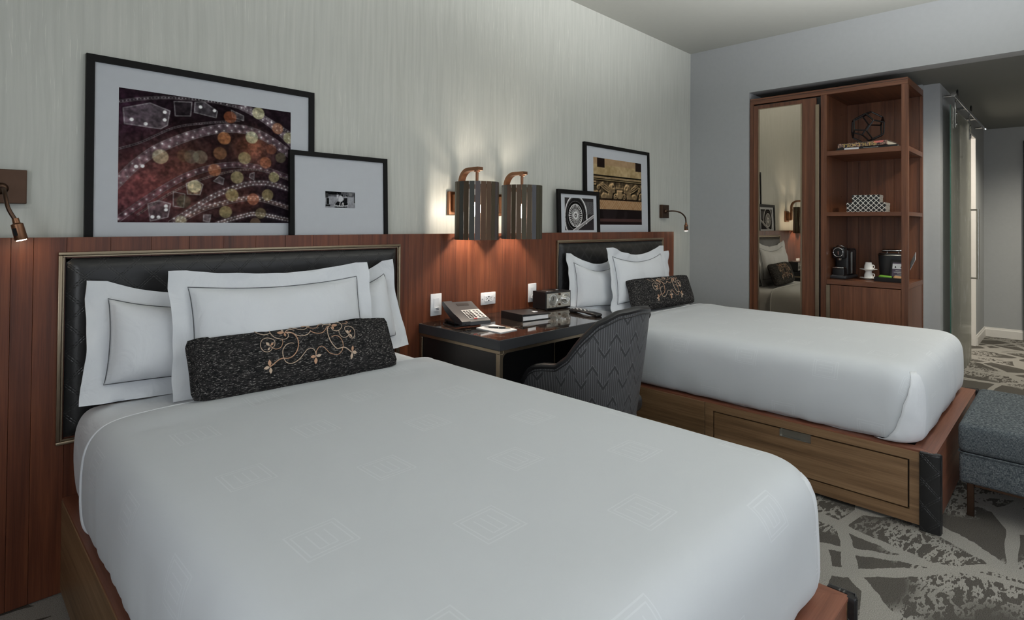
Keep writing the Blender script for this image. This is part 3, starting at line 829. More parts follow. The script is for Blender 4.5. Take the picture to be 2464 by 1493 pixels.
pillow('pillow', 'white flanged pillow at the right of the near bed, next to the desk', 'pillow', pg, (1.345, 2.370, .658), euler(10, -3, -7), .64, .43, .17, .062, 4.1, M['linen'], sag=.045, shear=.0)
pillow('pillow', 'wide white flanged pillow in the middle of the near bed, behind the dark cushion', 'pillow', pg, (.990, 2.205, zb), euler(13, -1), .80, .455, .13, .06, 7.7, M['linen'], sag=.018)
pillow('pillow', 'white flanged pillow at the left of the far bed, next to the radio', 'pillow', pg, (3.315, 2.405, .654), euler(7, 2, 4), .66, .43, .12, .062, 2.2, M['linen'], sag=.05)
pillow('pillow', 'white flanged pillow at the far right of the far bed, mostly hidden', 'pillow', pg, (4.045, 2.405, .654), euler(7, -2, -4), .62, .41, .12, .062, 5.9, M['linen'], sag=.04)
pillow('pillow', 'white flanged pillow in front on the far bed, behind the dark cushion', 'pillow', pg, (3.72, 2.290, zb), euler(8, 0), .79, .462, .11, .062, 9.4, M['linen'], sag=.045)

# embroidered lumbar cushions --------------------------------------------------
EMB_C = [(437, 826), (915, 778), (955, 882), (470, 970)]
def inv_bil(px, py):
    (x0, y0), (x1, y1), (x2, y2), (x3, y3) = EMB_C
    u = v = .5
    for _ in range(12):
        X = (1-u)*(1-v)*x0+u*(1-v)*x1+u*v*x2+(1-u)*v*x3; Y = (1-u)*(1-v)*y0+u*(1-v)*y1+u*v*y2+(1-u)*v*y3
        dxu = (1-v)*(x1-x0)+v*(x2-x3); dxv = (1-u)*(x3-x0)+u*(x2-x1)
        dyu = (1-v)*(y1-y0)+v*(y2-y3); dyv = (1-u)*(y3-y0)+u*(y2-y1)
        det = dxu*dyv-dxv*dyu; ex, ey = px-X, py-Y
        u += (ex*dyv-ey*dxv)/det; v += (dxu*ey-dyu*ex)/det
    return u, v
def ec(x, y):
    u, v = inv_bil(580+x/6.484, 770+y/6.484); return u-.055, v
STROKES = [
 ([(390, 830), (440, 790), (500, 735), (570, 705), (640, 705), (700, 685), (755, 630), (780, 560), (775, 480), (745, 410), (690, 350), (630, 325), (565, 325)], .0022),
 ([(565, 320), (600, 285), (650, 272), (705, 298)], .0016),
 ([(600, 330), (680, 340), (740, 378), (820, 395), (890, 380), (930, 350), (950, 315)], .0018),
 ([(950, 315), (1000, 345), (1070, 360), (1140, 350), (1190, 300), (1215, 260), (1270, 240)], .0018),
 ([(360, 255), (342, 285), (360, 350), (420, 410), (500, 432), (570, 435), (612, 405), (618, 360), (590, 335)], .0016),
 ([(120, 270), (150, 320), (210, 355), (280, 360), (350, 330)], .0015),
 ([(520, 435), (540, 480), (520, 550), (460, 580), (400, 570), (350, 530)], .0015),
 ([(385, 570), (420, 530), (415, 460), (360, 425), (290, 418), (230, 450), (210, 510), (225, 570), (270, 615), (330, 625), (375, 600), (390, 560)], .0015),
 ([(715, 495), (660, 490), (600, 515), (560, 570), (556, 630), (580, 700), (620, 755), (680, 778), (750, 765), (820, 715), (880, 640), (920, 590), (970, 575), (1020, 590), (1055, 640), (1062, 690)], .0017),
 ([(1062, 660), (1065, 610), (1100, 560), (1150, 550), (1200, 580), (1270, 640), (1340, 660), (1410, 660), (1460, 630), (1490, 580), (1495, 520), (1470, 460), (1420, 410), (1350, 395), (1285, 420)], .0017),
 ([(1245, 250), (1220, 300), (1230, 380), (1265, 460), (1320, 530), (1390, 580), (1450, 570), (1510, 555), (1570, 570), (1660, 615)], .0022),
 ([(640, 235), (720, 260), (780, 290), (840, 292), (890, 270), (905, 235), (860, 205)], .0014),
 ([(905, 240), (960, 265), (1040, 268), (1080, 225), (1120, 185), (1165, 172)], .0014),
 ([(1145, 250), (1160, 220), (1210, 210), (1270, 220)], .0014),
 ([(1390, 165), (1440, 190), (1465, 240), (1440, 295), (1380, 325), (1310, 310), (1280, 265)], .0016),
 ([(1475, 210), (1530, 205), (1575, 185), (1555, 155)], .0014),
 ([(1410, 320), (1425, 370), (1470, 412), (1530, 418), (1580, 390), (1595, 350)], .0015),
 ([(1600, 385), (1540, 345), (1510, 300), (1520, 265), (1580, 252), (1640, 265), (1690, 310), (1700, 370), (1670, 420), (1610, 415), (1580, 385)], .0015)]
LEAVES = [(385, 835, 300, 860), (385, 830, 365, 735), (395, 840, 415, 925), (550, 330, 445, 330), (545, 320, 510, 270), (555, 335, 575, 395), (345, 535, 285, 490), (360, 535, 400, 485), (350, 560, 325, 605),
          (1062, 690, 980, 695), (1064, 685, 1145, 668), (1062, 700, 1072, 795), (1665, 610, 1755, 615), (1665, 605, 1670, 525), (1665, 618, 1668, 705), (1290, 235, 1390, 228), (1285, 230, 1265, 190), (1295, 245, 1325, 300),
          (1590, 350, 1530, 325), (1592, 348, 1625, 310), (1600, 372, 1648, 405), (880, 225, 815, 228), (885, 220, 965, 218)]
def cushion(label, loc, rot, seed, Wd=.79, Ht=.225):
    T, f, a, b = pillow('lumbar_cushion', label, 'cushion', 'dark embroidered lumbar cushions', loc, rot, Wd, Ht, .085, .006, seed, M['tweed'], False, .004, 60, 30, .012)
    def S(u, v, lift=.0012):
        X, Y, zf, zb_ = f((u-.5)*Wd*.985, (.5-v)*Ht*.97); return Vector((X, -zf-lift, Y))
    for k, (st, r) in enumerate(STROKES):
        pts = smooth_path([(*ec(*p), 0) for p in st], 5)
        P = [S(min(.985, max(.015, p.x)), min(.97, max(.03, p.y))) for p in pts]
        T.part('embroidery_vine', MB().tube(P, r*.9, 6), M['thread' if k % 3 else 'thread_dark'], smooth=True, label='tan embroidered vine')
    for k, (x0, y0, x1, y1) in enumerate(LEAVES):
        c = Vector((x0, y0, 0)); d = Vector((x1-x0, y1-y0, 0)); nrm = Vector((-d.y, d.x, 0)).normalized()*d.length*.27
        ol = [c, c+d*.3+nrm*.75, c+d*.55+nrm, c+d*.8+nrm*.6, c+d, c+d*.8-nrm*.6, c+d*.55-nrm, c+d*.3-nrm*.75]
        L = [S(*ec(p.x, p.y), .0026) for p in ol]; lo = [S(*ec(p.x, p.y), .0004) for p in ol]; n = len(L)
        mid = S(*ec(*(c+d*.5).xy), .004)
        v = [p[:] for p in L]+[p[:] for p in lo]+[mid[:]]
        fc = [(i, (i+1) % n, n+(i+1) % n, n+i) for i in range(n)]+[(i, (i+1) % n, 2*n) for i in range(n)]+[tuple(range(n, 2*n))]
        T.part('embroidery_leaf', MB().add(v, fc), M['thread_dark' if k % 2 else 'thread'], label='tan embroidered leaf')
    # piping round the edge
    n = 26; pts = []
    A, Bv = Wd/2-.004, Ht/2-.004
    for i in range(n): pts.append((-A+2*A*i/n, -Bv))
    for i in range(8): pts.append((A, -Bv+2*Bv*i/8))
    for i in range(n): pts.append((A-2*A*i/n, Bv))
    for i in range(8): pts.append((-A, Bv-2*Bv*i/8))
    P = []
    for x, y in pts:
        X, Y, zf, zb_ = f(x, y); P.append((X, -(zf+zb_)/2, Y))
    T.part('piping', MB().tube(P, .0055, 7, True), M['tweed'], smooth=True)
cushion('dark tweed lumbar cushion with tan vine embroidery, on the near bed', (1.008, 2.075, .688), (R(-31), 0, R(-3.5)), 3.0, .79, .235)
cushion('dark tweed lumbar cushion with tan vine embroidery, on the far bed', (3.815, 2.155, .688), (R(-20), 0, R(-5)), 8.0, .77, .235)

# ------------------------------------------------------------------ desk
DX0, DX1, DY0, DY1, DZ = 1.842, 2.965, 1.890, PY-.003, .759
D = Thing('desk', 'desk with a glossy dark marble top on a brass frame, between the two beds', 'desk', ((DX0+DX1)/2, (DY0+DY1)/2, 0))
D.part('marble_top', MB().box(DX0+.006, DX1-.006, DY0+.006, DY1, DZ-.012, DZ, .0008, 1), M['marble'])
D.part('edge_band', MB().box(DX0, DX1, DY0, DY0+.0055, DZ-.049, DZ-.0008, .0006, 1), M['charcoal_plastic'])
D.part('edge_band', MB().box(DX0, DX0+.0055, DY0+.0058, DY1, DZ-.049, DZ-.0008, .0006, 1), M['charcoal_plastic'])
D.part('edge_band', MB().box(DX1-.0055, DX1, DY0+.0058, DY1, DZ-.049, DZ-.0008, .0006, 1), M['black'])
D.part('drawer_box', MB().box(DX0+.006, DX1-.006, DY0+.006, DY1, DZ-.049, DZ-.0125), M['black'])
zt = DZ-.0495; lw = .024
def side_frame(x):       # a brass hoop in a plane of constant x
    m = MB().box(x, x+lw, DY0+.004, DY1-.002, zt-.016, zt, .0015, 1)
    return m
for x in (DX0+.003, DX1-.003-lw):
    D.part('frame_rail', side_frame(x), M['brass'])
D.part('frame_rail', MB().box(DX0+.003+lw, DX1-.003-lw, DY0+.004, DY0+.004+lw, zt-.016, zt, .0015, 1), M['brass'])
for x, d in ((DX0+.003, 1), (DX1-.003-lw, -1)):
    for y in (DY0+.004, DY1-.002-lw):
        D.part('leg', MB().box(x, x+lw, y, y+lw, 0, zt-.0165, .0015, 1), M['brass'])
    # rounded inner corner of the front frame
    xi = x+lw if d == 1 else x
    pts = [(xi, zt-.0165)]+[(xi+d*(.030-.030*math.sin(a)), zt-.0165-.030+.030*math.cos(a)) for a in [math.pi/2*k/8 for k in range(9)]][::1]
    D.part('corner_gusset', MB().prism(pts, 1, DY0+.006, DY0+.002+lw), M['brass'])
for x in (DX0+.010, DX1-.022):
    D.part('side_panel', MB().box(x, x+.012, DY0+.03, DY1-.03, .08, zt-.017), M['black'])  # black sheet added for the deep shade between the legs
D.part('under_desk_shade_sheet', MB().box(DX0+.03, DX1-.03, DY1-.022, DY1-.010, .08, zt-.017), M['black'])  # black sheet standing in for the shade under the desk

# ------------------------------------------------------------------ desk chair
CX, CYc = 2.222, 1.665
CH = Thing('desk_chair', 'grey chevron-patterned barrel chair with black leather edging, pulled up to the desk', 'chair', (CX, CYc, 0))
RX, RY = .285, .285
def chair_top(phi):      # phi: 0 at the middle of the back, +-1.. towards the arms
    a = abs(phi)
    pts = [(0, .915), (25, .905), (45, .858), (60, .785), (74, .700), (88, .655), (100, .642), (107, .628), (113, .60), (118, .545)]
    for (a0, z0), (a1, z1) in zip(pts[:-1], pts[1:]):
        if a <= a1:
            t = (a-a0)/(a1-a0); t = t*t*(3-2*t) if a0 in (0,) else t; return z0+(z1-z0)*t
    return pts[-1][1]
PH = 118
def shell_pt(s, t, outward=0.0):
    """s in -1..1 round the back, t 0 bottom..1 top"""
    ph = s*PH; z0 = .40; z = z0+(chair_top(ph)-z0)*t
    a = R(min(abs(ph), 90))*(1 if ph >= 0 else -1)
    ext = max(0, abs(ph)-90)/28*.21
    k = 1-.22*(1-(z-.40)/.52)**1.2 if abs(ph) < 90 else 1-.22*(1-(z-.40)/.52)**1.2
    rx, ry = (RX*k+outward), (RY*k+outward)
    x = CX+rx*math.sin(a)
    y = CYc-ry*math.cos(a)+ext
    return (x, y, z)
nu, nv = 81, 20
mo = MB(); mo.grid(lambda u, v: shell_pt(u*2-1, v), nu, nv)
uvs = []
for j in range(nv):
    for i in range(nu):
        s = i/(nu-1)*2-1; p = shell_pt(s, j/(nv-1)); uvs.append((s*PH/90*RX*1.57, p[2]))
CH.part('outer_back', mo, M['chevron'], smooth=True, uv=uvs, auto=80, label='grey fabric with a chevron stripe pattern')
mi = MB(); mi.grid(lambda u, v: shell_pt(u*2-1, v, -.045-.02*math.sin(v*math.pi)), nu, nv)
CH.part('inner_back', mi, M['leather_plain'], smooth=True)
edge = [Vector(shell_pt(i/40-1, 1.0, -.022))+Vector((0, 0, .002)) for i in range(81)]
CH.part('top_edging', MB().tube(edge, .0265, 12, flat=.62), M['leather_plain'], smooth=True, label='black leather edging')
cord = [Vector(shell_pt(i/40-1, 1.0, .002))+Vector((0, 0, -.014)) for i in range(81)]
CH.part('edge_cord', MB().tube(cord, .0028, 6), M['leather_plain'], smooth=True)
for s in (-1, 1):
    fr = [Vector(shell_pt(s, t/10, -.022)) for t in range(11)]
    CH.part('front_edging', MB().tube(fr, .024, 10), M['leather_plain'], smooth=True)
CH.part('seat', MB().box(CX-.205, CX+.205, CYc-.18, CYc+.24, .40, .485, .03, 3), M['leather_plain'], smooth=True)
CH.part('under_shell', MB().lathe([(.02, .385), (.20, .39), (.226, .40), (.22, .412)], (CX, CYc, 0), 32), M['chevron'], smooth=True)
CH.part('swivel_post', MB().lathe([(.03, .07), (.03, .2), (.022, .2), (.022, .39)], (CX, CYc, 0), 16), M['black'], smooth=True)
for k in range(5):
    a = 2*math.pi*k/5+.3; d = Vector((math.cos(a), math.sin(a), 0)); c = Vector((CX, CYc, 0))
    CH.part('base_arm', MB().tube([c+d*.02+Vector((0, 0, .085)), c+d*.15+Vector((0, 0, .075)), c+d*.27+Vector((0, 0, .058))], [.02, .017, .013], 8), M['black'], smooth=True)
    cc = c+d*.265
    CH.part('caster', MB().lathe([(.02, -.012), (.025, -.008), (.025, .008), (.02, .012)], (cc.x, cc.y, .025), 16, axis=0), M['black_plastic'], smooth=True)

# ------------------------------------------------------------------ ottoman at the foot of the far bed
OX0, OX1, OY0, OY1 = 3.262, 4.06, -.36, .382
O = Thing('ottoman', 'square blue-grey woven ottoman on slim metal legs at the foot of the far bed', 'ottoman', ((OX0+OX1)/2, (OY0+OY1)/2, 0))
O.part('seat_cushion', MB().box(OX0, OX1, OY0, OY1, .285, .418, .028, 4), M['ottoman'], smooth=True)
O.part('lower_cushion', MB().box(OX0+.004, OX1-.004, OY0+.004, OY1-.004, .150, .2845, .016, 3), M['ottoman'], smooth=True)
O.part('seam_piping', MB().tube([(OX0+.02, OY0+.003, .2855), (OX1-.02, OY0+.003, .2855), (OX1-.003, OY0+.02, .2855), (OX1-.003, OY1-.02, .2855), (OX1-.02, OY1-.003, .2855), (OX0+.02, OY1-.003, .2855), (OX0+.003, OY1-.02, .2855), (OX0+.003, OY0+.02, .2855)], .004, 6, True), M['ottoman'], smooth=True)
for x in (OX0+.03, OX1-.055):
    for y in (OY0+.03, OY1-.055):
        O.part('leg', MB().box(x, x+.025, y, y+.025, 0, .149, .002, 1), M['dark_bronze'])
    O.part('leg_rail', MB().box(x, x+.025, OY0+.056, OY1-.056, .135, .149, .002, 1), M['dark_bronze'])
for y in (OY0+.03, OY1-.055):
    O.part('leg_rail', MB().box(OX0+.056, OX1-.056, y, y+.025, .135, .149, .002, 1), M['dark_bronze'])

# ------------------------------------------------------------------ things on the desk
# telephone, in its own frame: x across, y away from the user
T = Thing('telephone', 'dark grey desk telephone with a pale keypad, at the left end of the desk', 'telephone', (2.028, 2.345, DZ), (0, 0, R(-15)), world=False)
T.part('base', MB().box(-.075, .075, -.02, .115, 0, .014, .004, 2), M['black_plastic'], smooth=True)
prof = [(-.128, .012), (-.125, .030), (-.10, .040), (-.02, .060), (.06, .086), (.105, .103), (.118, .100), (.120, .088), (.09, .06), (.02, .03), (-.05, .014)]
T.part('body', MB().prism(prof, 0, -.034, .085), M['charcoal_plastic'], smooth=True, auto=30)
hp = [(-.130, .014), (-.132, .034), (-.10, .046), (-.02, .066), (.06, .092), (.108, .110), (.124, .106), (.124, .088), (.09, .064), (.02, .034), (-.05, .016)]
T.part('handset', MB().prism(hp, 0, -.085, -.036), M['charcoal_plastic'], smooth=True, auto=30)
T.part('handset_end', MB().box(-.078, -.043, .1242, .1262, .09, .103), M['chrome'])
sl = (.060-.040)/.08; ang = math.atan(sl)
def onbody(x, y, h): 
    pts_ = [(-.125, .030), (-.10, .040), (-.02, .060), (.06, .086), (.105, .103)]
    for (y0, z0), (y1, z1) in zip(pts_[:-1], pts_[1:]):
        if y <= y1: return (x, y, z0+(z1-z0)*(y-y0)/(y1-y0)+h)
    return (x, y, .103+h)
def slab(xa, xb, ya, yb, h0, h1):
    m = MB(); v = [onbody(x, y, h) for x in (xa, xb) for y in (ya, yb) for h in (h0, h1)]
    return m.add(v, [(0, 1, 3, 2), (4, 6, 7, 5), (0, 4, 5, 1), (2, 3, 7, 6), (0, 2, 6, 4), (1, 5, 7, 3)])
kp = T.part('keypad_panel', slab(-.026, .080, -.098, .008, .0005, .0022), M['key_white'])
for r in range(5):
    for c in range(3):
        T.part('key', slab(-.021+c*.0165, -.010+c*.0165, -.092+r*.019, -.081+r*.019, .0022, .0052), M['black_plastic'], sub=kp)
    for c in range(2):
        T.part('key', slab(.036+c*.02, .048+c*.02, -.092+r*.019, -.083+r*.019, .0022, .0046), M['charcoal_plastic'], sub=kp)
T.part('message_key', slab(-.002, .018, -.106, -.0995, .0005, .004), plain('red_key', srgb(190, 60, 60), .4))
T.part('display_label', slab(-.02, .05, .06, .085, .0004, .0012), M['black_plastic'])
cordp = smooth_path([(-.06, -.13, .02), (-.11, -.1, .006), (-.12, .02, .005), (-.06, .1, .006)], 8)
T.part('cord', MB().tube(cordp, .003, 6), M['black_plastic'], smooth=True)

# notepad and pen
npq = [(1.970, 2.195), (1.966, 2.012), (2.092, 2.020), (2.102, 2.206)]
single('notepad', MB().prism(npq, 2, DZ, DZ+.004), M['paper'], 'blank white notepad under the pen on the desk', 'notepad', (2.03, 2.11, DZ))
pa, pb = Vector((1.992, 2.168, DZ+.0095)), Vector((2.072, 2.046, DZ+.0095)); pd = (pb-pa).normalized(); L = .142
Pn = Thing('pen', 'black ballpoint pen with silver tip lying on the notepad', 'pen', (2.03, 2.11, DZ+.004))
p0 = Vector((2.033, 2.108, DZ+.0095))-pd*L/2
Pn.part('barrel', MB().tube([p0+pd*.028, p0+pd*.085, p0+pd*.118], [.0044, .0052, .0046], 10), M['black_plastic'], smooth=True)
Pn.part('tip', MB().tube([p0, p0+pd*.01, p0+pd*.0279], [.0008, .0026, .0043], 10), M['chrome'], smooth=True)
Pn.part('band', MB().tube([p0+pd*.080, p0+pd*.083], .0056, 10), M['chrome'], smooth=True)
Pn.part('clip', MB().tube([p0+pd*.118, p0+pd*.142], [.0046, .0036], 10), M['brass'], smooth=True)

# binder
Bn = Thing('binder', 'black ring binder with white pages lying on the desk in front of the radio', 'binder', (2.395, 2.245, DZ), (0, 0, R(-7)), world=False)
bw, bd = .100, .098
Bn.part('back_cover', MB().box(-bw, bw, -bd, bd, 0, .004, .001, 1), M['black_plastic'])
Bn.part('spine', MB().box(-bw-.004, -bw-.0005, -bd, bd, 0, .040, .001, 1), M['black_plastic'])
Bn.part('pages', MB().box(-bw+.004, bw-.012, -bd+.005, bd-.005, .0045, .026), M['paper'])
cv = [(-bw, .036), (-bw, .040), (-.02, .036), (.06, .032), (bw+.004, .031), (bw+.004, .0275), (.06, .0285), (-.02, .0325)]
Bn.part('front_cover', MB().prism(cv, 1, -bd, bd), M['black_plastic'], smooth=True, auto=30)
Bn.part('cover_emblem', MB().prism([(.035, -.03), (.065, -.03), (.045, .0)], 2, .0325, .0352), M['white_plastic'], label='small white triangle print')

# radio
Rd = Thing('radio', 'black wooden table radio with a silver two-dial front, on the desk', 'radio', (2.802, 2.398, DZ), (0, 0, R(-5)), world=False)
rw, rd, rh = .112, .060, .113
Rd.part('case', MB().box(-rw, rw, -rd, rd, .004, rh, .0025, 2), M['black'])
for x in (-.09, .09):
    for y in (-.045, .045):
        Rd.part('foot', MB().lathe([(.008, 0), (.008, .0038)], (x, y, 0), 12), M['black_plastic'])
fp = Rd.part('front_plate', MB().box(-rw+.009, rw-.009, -rd-.0025, -rd-.0003, .014, rh-.010), plain('silver_plate', srgb(196, 192, 182), .35, .45), label='silver metal front plate')
def disc(x, z, r, h0, h1, n=32): return MB().lathe([(r, h0), (r, h1-.001), (r-.001, h1)], (x, 0, z), n, axis=1)
for x, kind in ((-.052, 'clock_dial'), (.056, 'tuning_dial')):
    d_ = Rd.part(kind, disc(x, .064, .036, -rd-.0026, -rd-.006), M['chrome'], smooth=True)
    if kind == 'clock_dial':
        Rd.part('dial_face', disc(x, .064, .027, -rd-.0062, -rd-.0072), M['steel'], sub=d_)
        Rd.part('clock_hand', MB().box(x-.0015, x+.0015, -rd-.0085, -rd-.0075, .064, .082), M['black_plastic'], sub=d_)
        Rd.part('clock_hand', MB().box(x-.008, x+.0002, -rd-.0085, -rd-.0075, .059, .063), M['black_plastic'], sub=d_)
    else:
        Rd.part('dial_face', disc(x, .064, .028, -rd-.0062, -rd-.010), M['steel'], smooth=True, sub=d_)
        Rd.part('knob', disc(x+.002, .064, .016, -rd-.0102, -rd-.026), M['chrome'], smooth=True, sub=d_)
for z, r in ((.096, .0065), (.032, .0065)):
    Rd.part('selector_knob', disc(.002, z, r, -rd-.0026, -rd-.012, 16), M['dark_bronze'], smooth=True)
for x in (-.085, -.052, -.02): Rd.part('button', disc(x, .021, .0035, -rd-.0026, -rd-.005, 10), M['brass'])
Rd.part('indicator_light', disc(.002, .064, .003, -rd-.0026, -rd-.004, 10), M['black_plastic'])
Rd.part('speaker_grille', MB().lathe([(.038, rh), (.038, rh+.0015), (.036, rh+.002)], (-.04, .0, 0), 32), M['steel'], smooth=True)
Rd.part('snooze_button', MB().lathe([(.013, rh), (.013, rh+.003), (.011, rh+.004)], (.062, .02, 0), 24), M['chrome'], smooth=True)

# remote control
Rc = Thing('remote_control', 'black television remote lying on the desk beside the chair', 'remote control', (2.755, 2.095, DZ), (0, 0, R(-9)), world=False)
rp = [(-.115, .0), (-.12, .008), (-.115, .018), (-.06, .023), (.03, .023), (.09, .026), (.115, .022), (.12, .012), (.112, .0), (.08, .002), (.04, .010), (-.02, .011), (-.06, .003)]
body = MB(); n = len(rp); v = []
for x, s in ((-.026, .55), (-.022, .9), (-.012, 1.0), (.012, 1.0), (.022, .9), (.026, .55)):
    for y, z in rp: v.append((x, y*(.96+.04*s), .012+(z-.012)*s))
f = [(k*n+i, k*n+(i+1) % n, (k+1)*n+(i+1) % n, (k+1)*n+i) for k in range(5) for i in range(n)]+[tuple(range(n)), tuple(range(5*n, 6*n))]
Rc.part('body', body.add(v, f), M['black_plastic'], smooth=True, auto=60)
for r in range(7):
    for c in range(3):
        m_ = M['white_plastic'] if r == 6 and c != 1 else (M['charcoal_plastic'] if (r+c) % 2 else M['key_white'])
        Rc.part('button', MB().box(-.016+c*.012, -.008+c*.012, -.02+r*.017, -.01+r*.017, .0235, .0262, .001, 1), m_)

# ------------------------------------------------------------------ switch plates and outlet on the panelling
def wall_plate(label, x0, x1, z0, z1, kind):
    P = Thing('outlet_plate' if kind == 'outlet' else 'switch_plate', label, 'outlet' if kind == 'outlet' else 'switch', ((x0+x1)/2, PY, z0), group='white wall plates')
    y = PY-.001
    P.part('plate', MB().box(x0, x1, y-.006, y, z0, z1, .003, 2), M['white_plastic'], smooth=True)
    cx, cz = (x0+x1)/2, (z0+z1)/2
    if kind == 'outlet':
        P.part('insert', MB().box(cx-.034, cx+.034, y-.0085, y-.0062, cz-.017, cz+.017, .001, 1), M['white_plastic'])
        for s in (-1, 1):
            for dz in (-.0055, .0055):
                P.part('slot', MB().box(cx+s*.020-.004, cx+s*.020+.004, y-.0089, y-.0083, cz+dz-.0011, cz+dz+.0011), M['black_plastic'])
            P.part('slot', MB().lathe([(.0025, y-.0089), (.0025, y-.0083)], (cx+s*.010, 0, cz), 10, axis=1), M['black_plastic'])
            P.part('screw', MB().lathe([(.003, y-.007), (.003, y-.0058)], (cx+s*.05, 0, cz), 10, axis=1), M['steel'])
        for dz in (-.011, .011):
            P.part('test_button', MB().box(cx-.006, cx+.006, y-.0095, y-.0083, cz+dz-.0022, cz+dz+.0022), M['charcoal_plastic'])
    else:
        P.part('insert', MB().box(cx-.017, cx+.017, y-.0075, y-.0062, cz-.034, cz+.036, .0005, 1), M['white_plastic'])
        P.part('port_housing', MB().box(cx-.012, cx+.018, y-.013, y-.0077, cz-.036, cz-.014, .001, 1), M['white_plastic'])
        for dz in (-.019, -.027):
            P.part('port', MB().box(cx-.006, cx+.012, y-.0136, y-.0128, cz+dz-.0015, cz+dz+.0015), M['charcoal_plastic'])
wall_plate('white data plate above the left end of the desk, behind the telephone', 1.918, 1.994, .789, .910, 'data')
wall_plate('white horizontal outlet plate in the middle above the desk', 2.289, 2.409, .813, .886, 'outlet')
wall_plate('white plate half hidden behind the radio', 2.701, 2.778, .792, .912, 'data')

# ------------------------------------------------------------------ wall sconces
def sconce(cx, label):
    cy, r, z0, z1 = 2.400, .122, 1.208, 1.531
    S = Thing('wall_sconce', label, 'wall lamp', (cx, YW, 1.34), group='pair of bronze slatted sconces')
    S.part('wall_plate', MB().box(cx-.055, cx+.055, YW-.022, YW-.001, 1.348, 1.484, .002, 1), M['bronze'])
    S.part('bracket', MB().box(cx-.036, cx+.036, 2.543, YW-.0225, 1.366, 1.466, .002, 1), M['bronze'])
    # arm: flat bar, up and over
    hw = .019; th = .0095; yb = 2.533; zt_ = 1.607; rad = .075
    cl = [(yb, 1.372), (yb, zt_-rad)]+[(yb-rad+rad*math.cos(a), zt_-rad+rad*math.sin(a)) for a in [math.pi/2*k/10 for k in range(1, 11)]]+[(2.372, zt_)]
    top = []; bot = []
    for i, (y, z) in enumerate(cl):
        y0, z0_ = cl[max(0, i-1)]; y1, z1_ = cl[min(len(cl)-1, i+1)]; d = Vector((y1-y0, z1_-z0_)).normalized(); nn = Vector((-d.y, d.x))
        top.append((y-nn.x*th, z-nn.y*th)); bot.append((y+nn.x*th, z+nn.y*th))
    m = MB(); n = len(cl); v = [(cx+s*hw, *p) for s in (-1, 1) for p in top]+[(cx+s*hw, *p) for s in (-1, 1) for p in bot]
    f = []
    for i in range(n-1):
        f += [(i, i+1, n+i+1, n+i), (2*n+i, 3*n+i, 3*n+i+1, 2*n+i+1), (i, 2*n+i, 2*n+i+1, i+1), (n+i, n+i+1, 3*n+i+1, 3*n+i)]
    f += [(0, n, 3*n, 2*n), (n-1, 3*n-1, 4*n-1, 2*n-1)]
    S.part('arm', m.add(v, f), M['bronze'], smooth=True, auto=35)
    S.part('collar', MB().lathe([(.017, zt_-.0175), (.017, zt_-.0100)], (cx, cy, 0), 20), M['bronze'], smooth=True)
    S.part('rod', MB().lathe([(.0085, 1.43), (.0085, zt_-.0176)], (cx, cy, 0), 16), M['bronze'], smooth=True)
    S.part('lamp_holder', MB().lathe([(.015, 1.418), (.018, 1.425), (.018, 1.455), (.010, 1.462)], (cx, cy, 0), 20), M['bronze'], smooth=True)
    # hoops with spokes that carry the slats
    for zz, sp in ((1.506, True), (1.230, False)):
        hm = MB(); hm.lathe([(r-.004, zz-.006), (r-.0025, zz-.006), (r-.0025, zz+.006), (r-.004, zz+.006), (r-.004, zz-.006)], (cx, cy, 0), 48, cap=False)
        if sp:
            for k in range(3):
                a = 2*math.pi*k/3+.5
                hm.tube([(cx+.008*math.cos(a), cy+.008*math.sin(a), zz), (cx+(r-.004)*math.cos(a), cy+(r-.004)*math.sin(a), zz)], .003, 6)
        S.part('shade_hoop', hm, M['bronze'])
    n = 24; base = None; half = math.pi*r/n*.93
    for k in range(n):
        a = 2*math.pi*(k+.35)/n
        if math.sin(a) > .66: continue          # open towards the wall
        loc = Vector((cx+r*math.cos(a), cy+r*math.sin(a), (z0+z1)/2))-Vector((cx, YW, 1.34))
        if base is None:
            m = MB().box(-.0011, .0011, -half, half, -(z1-z0)/2, (z1-z0)/2)
            base = meshobj('slat', m, M['slat']); base.parent = S.root; base.location = loc; base.rotation_euler = (0, 0, a)
        else: dup_part(base, S.root, location=loc, rotation_euler=(0, 0, a))
    S.part('bulb', MB().lathe([(.008, 1.335), (.020, 1.345), (.021, 1.402), (.013, 1.417)], (cx, cy, 0), 16), M['bulb'], smooth=True, label='lit tubular bulb')
    for nm, z_, tz, pw in (('sconce_downlight', 1.330, 0, 9), ('sconce_uplight', 1.540, 3, 2.5)):
        l_ = spot(nm, (cx+(0 if tz == 0 else .03), cy, z_), (cx+(0 if tz == 0 else .03), cy, tz), pw, (1.0, .88, .74), 125, .7, .03)
sconce(2.151, 'bronze slatted drum sconce, the nearer of the pair above the desk')
sconce(2.518, 'bronze slatted drum sconce, the farther of the pair above the desk')

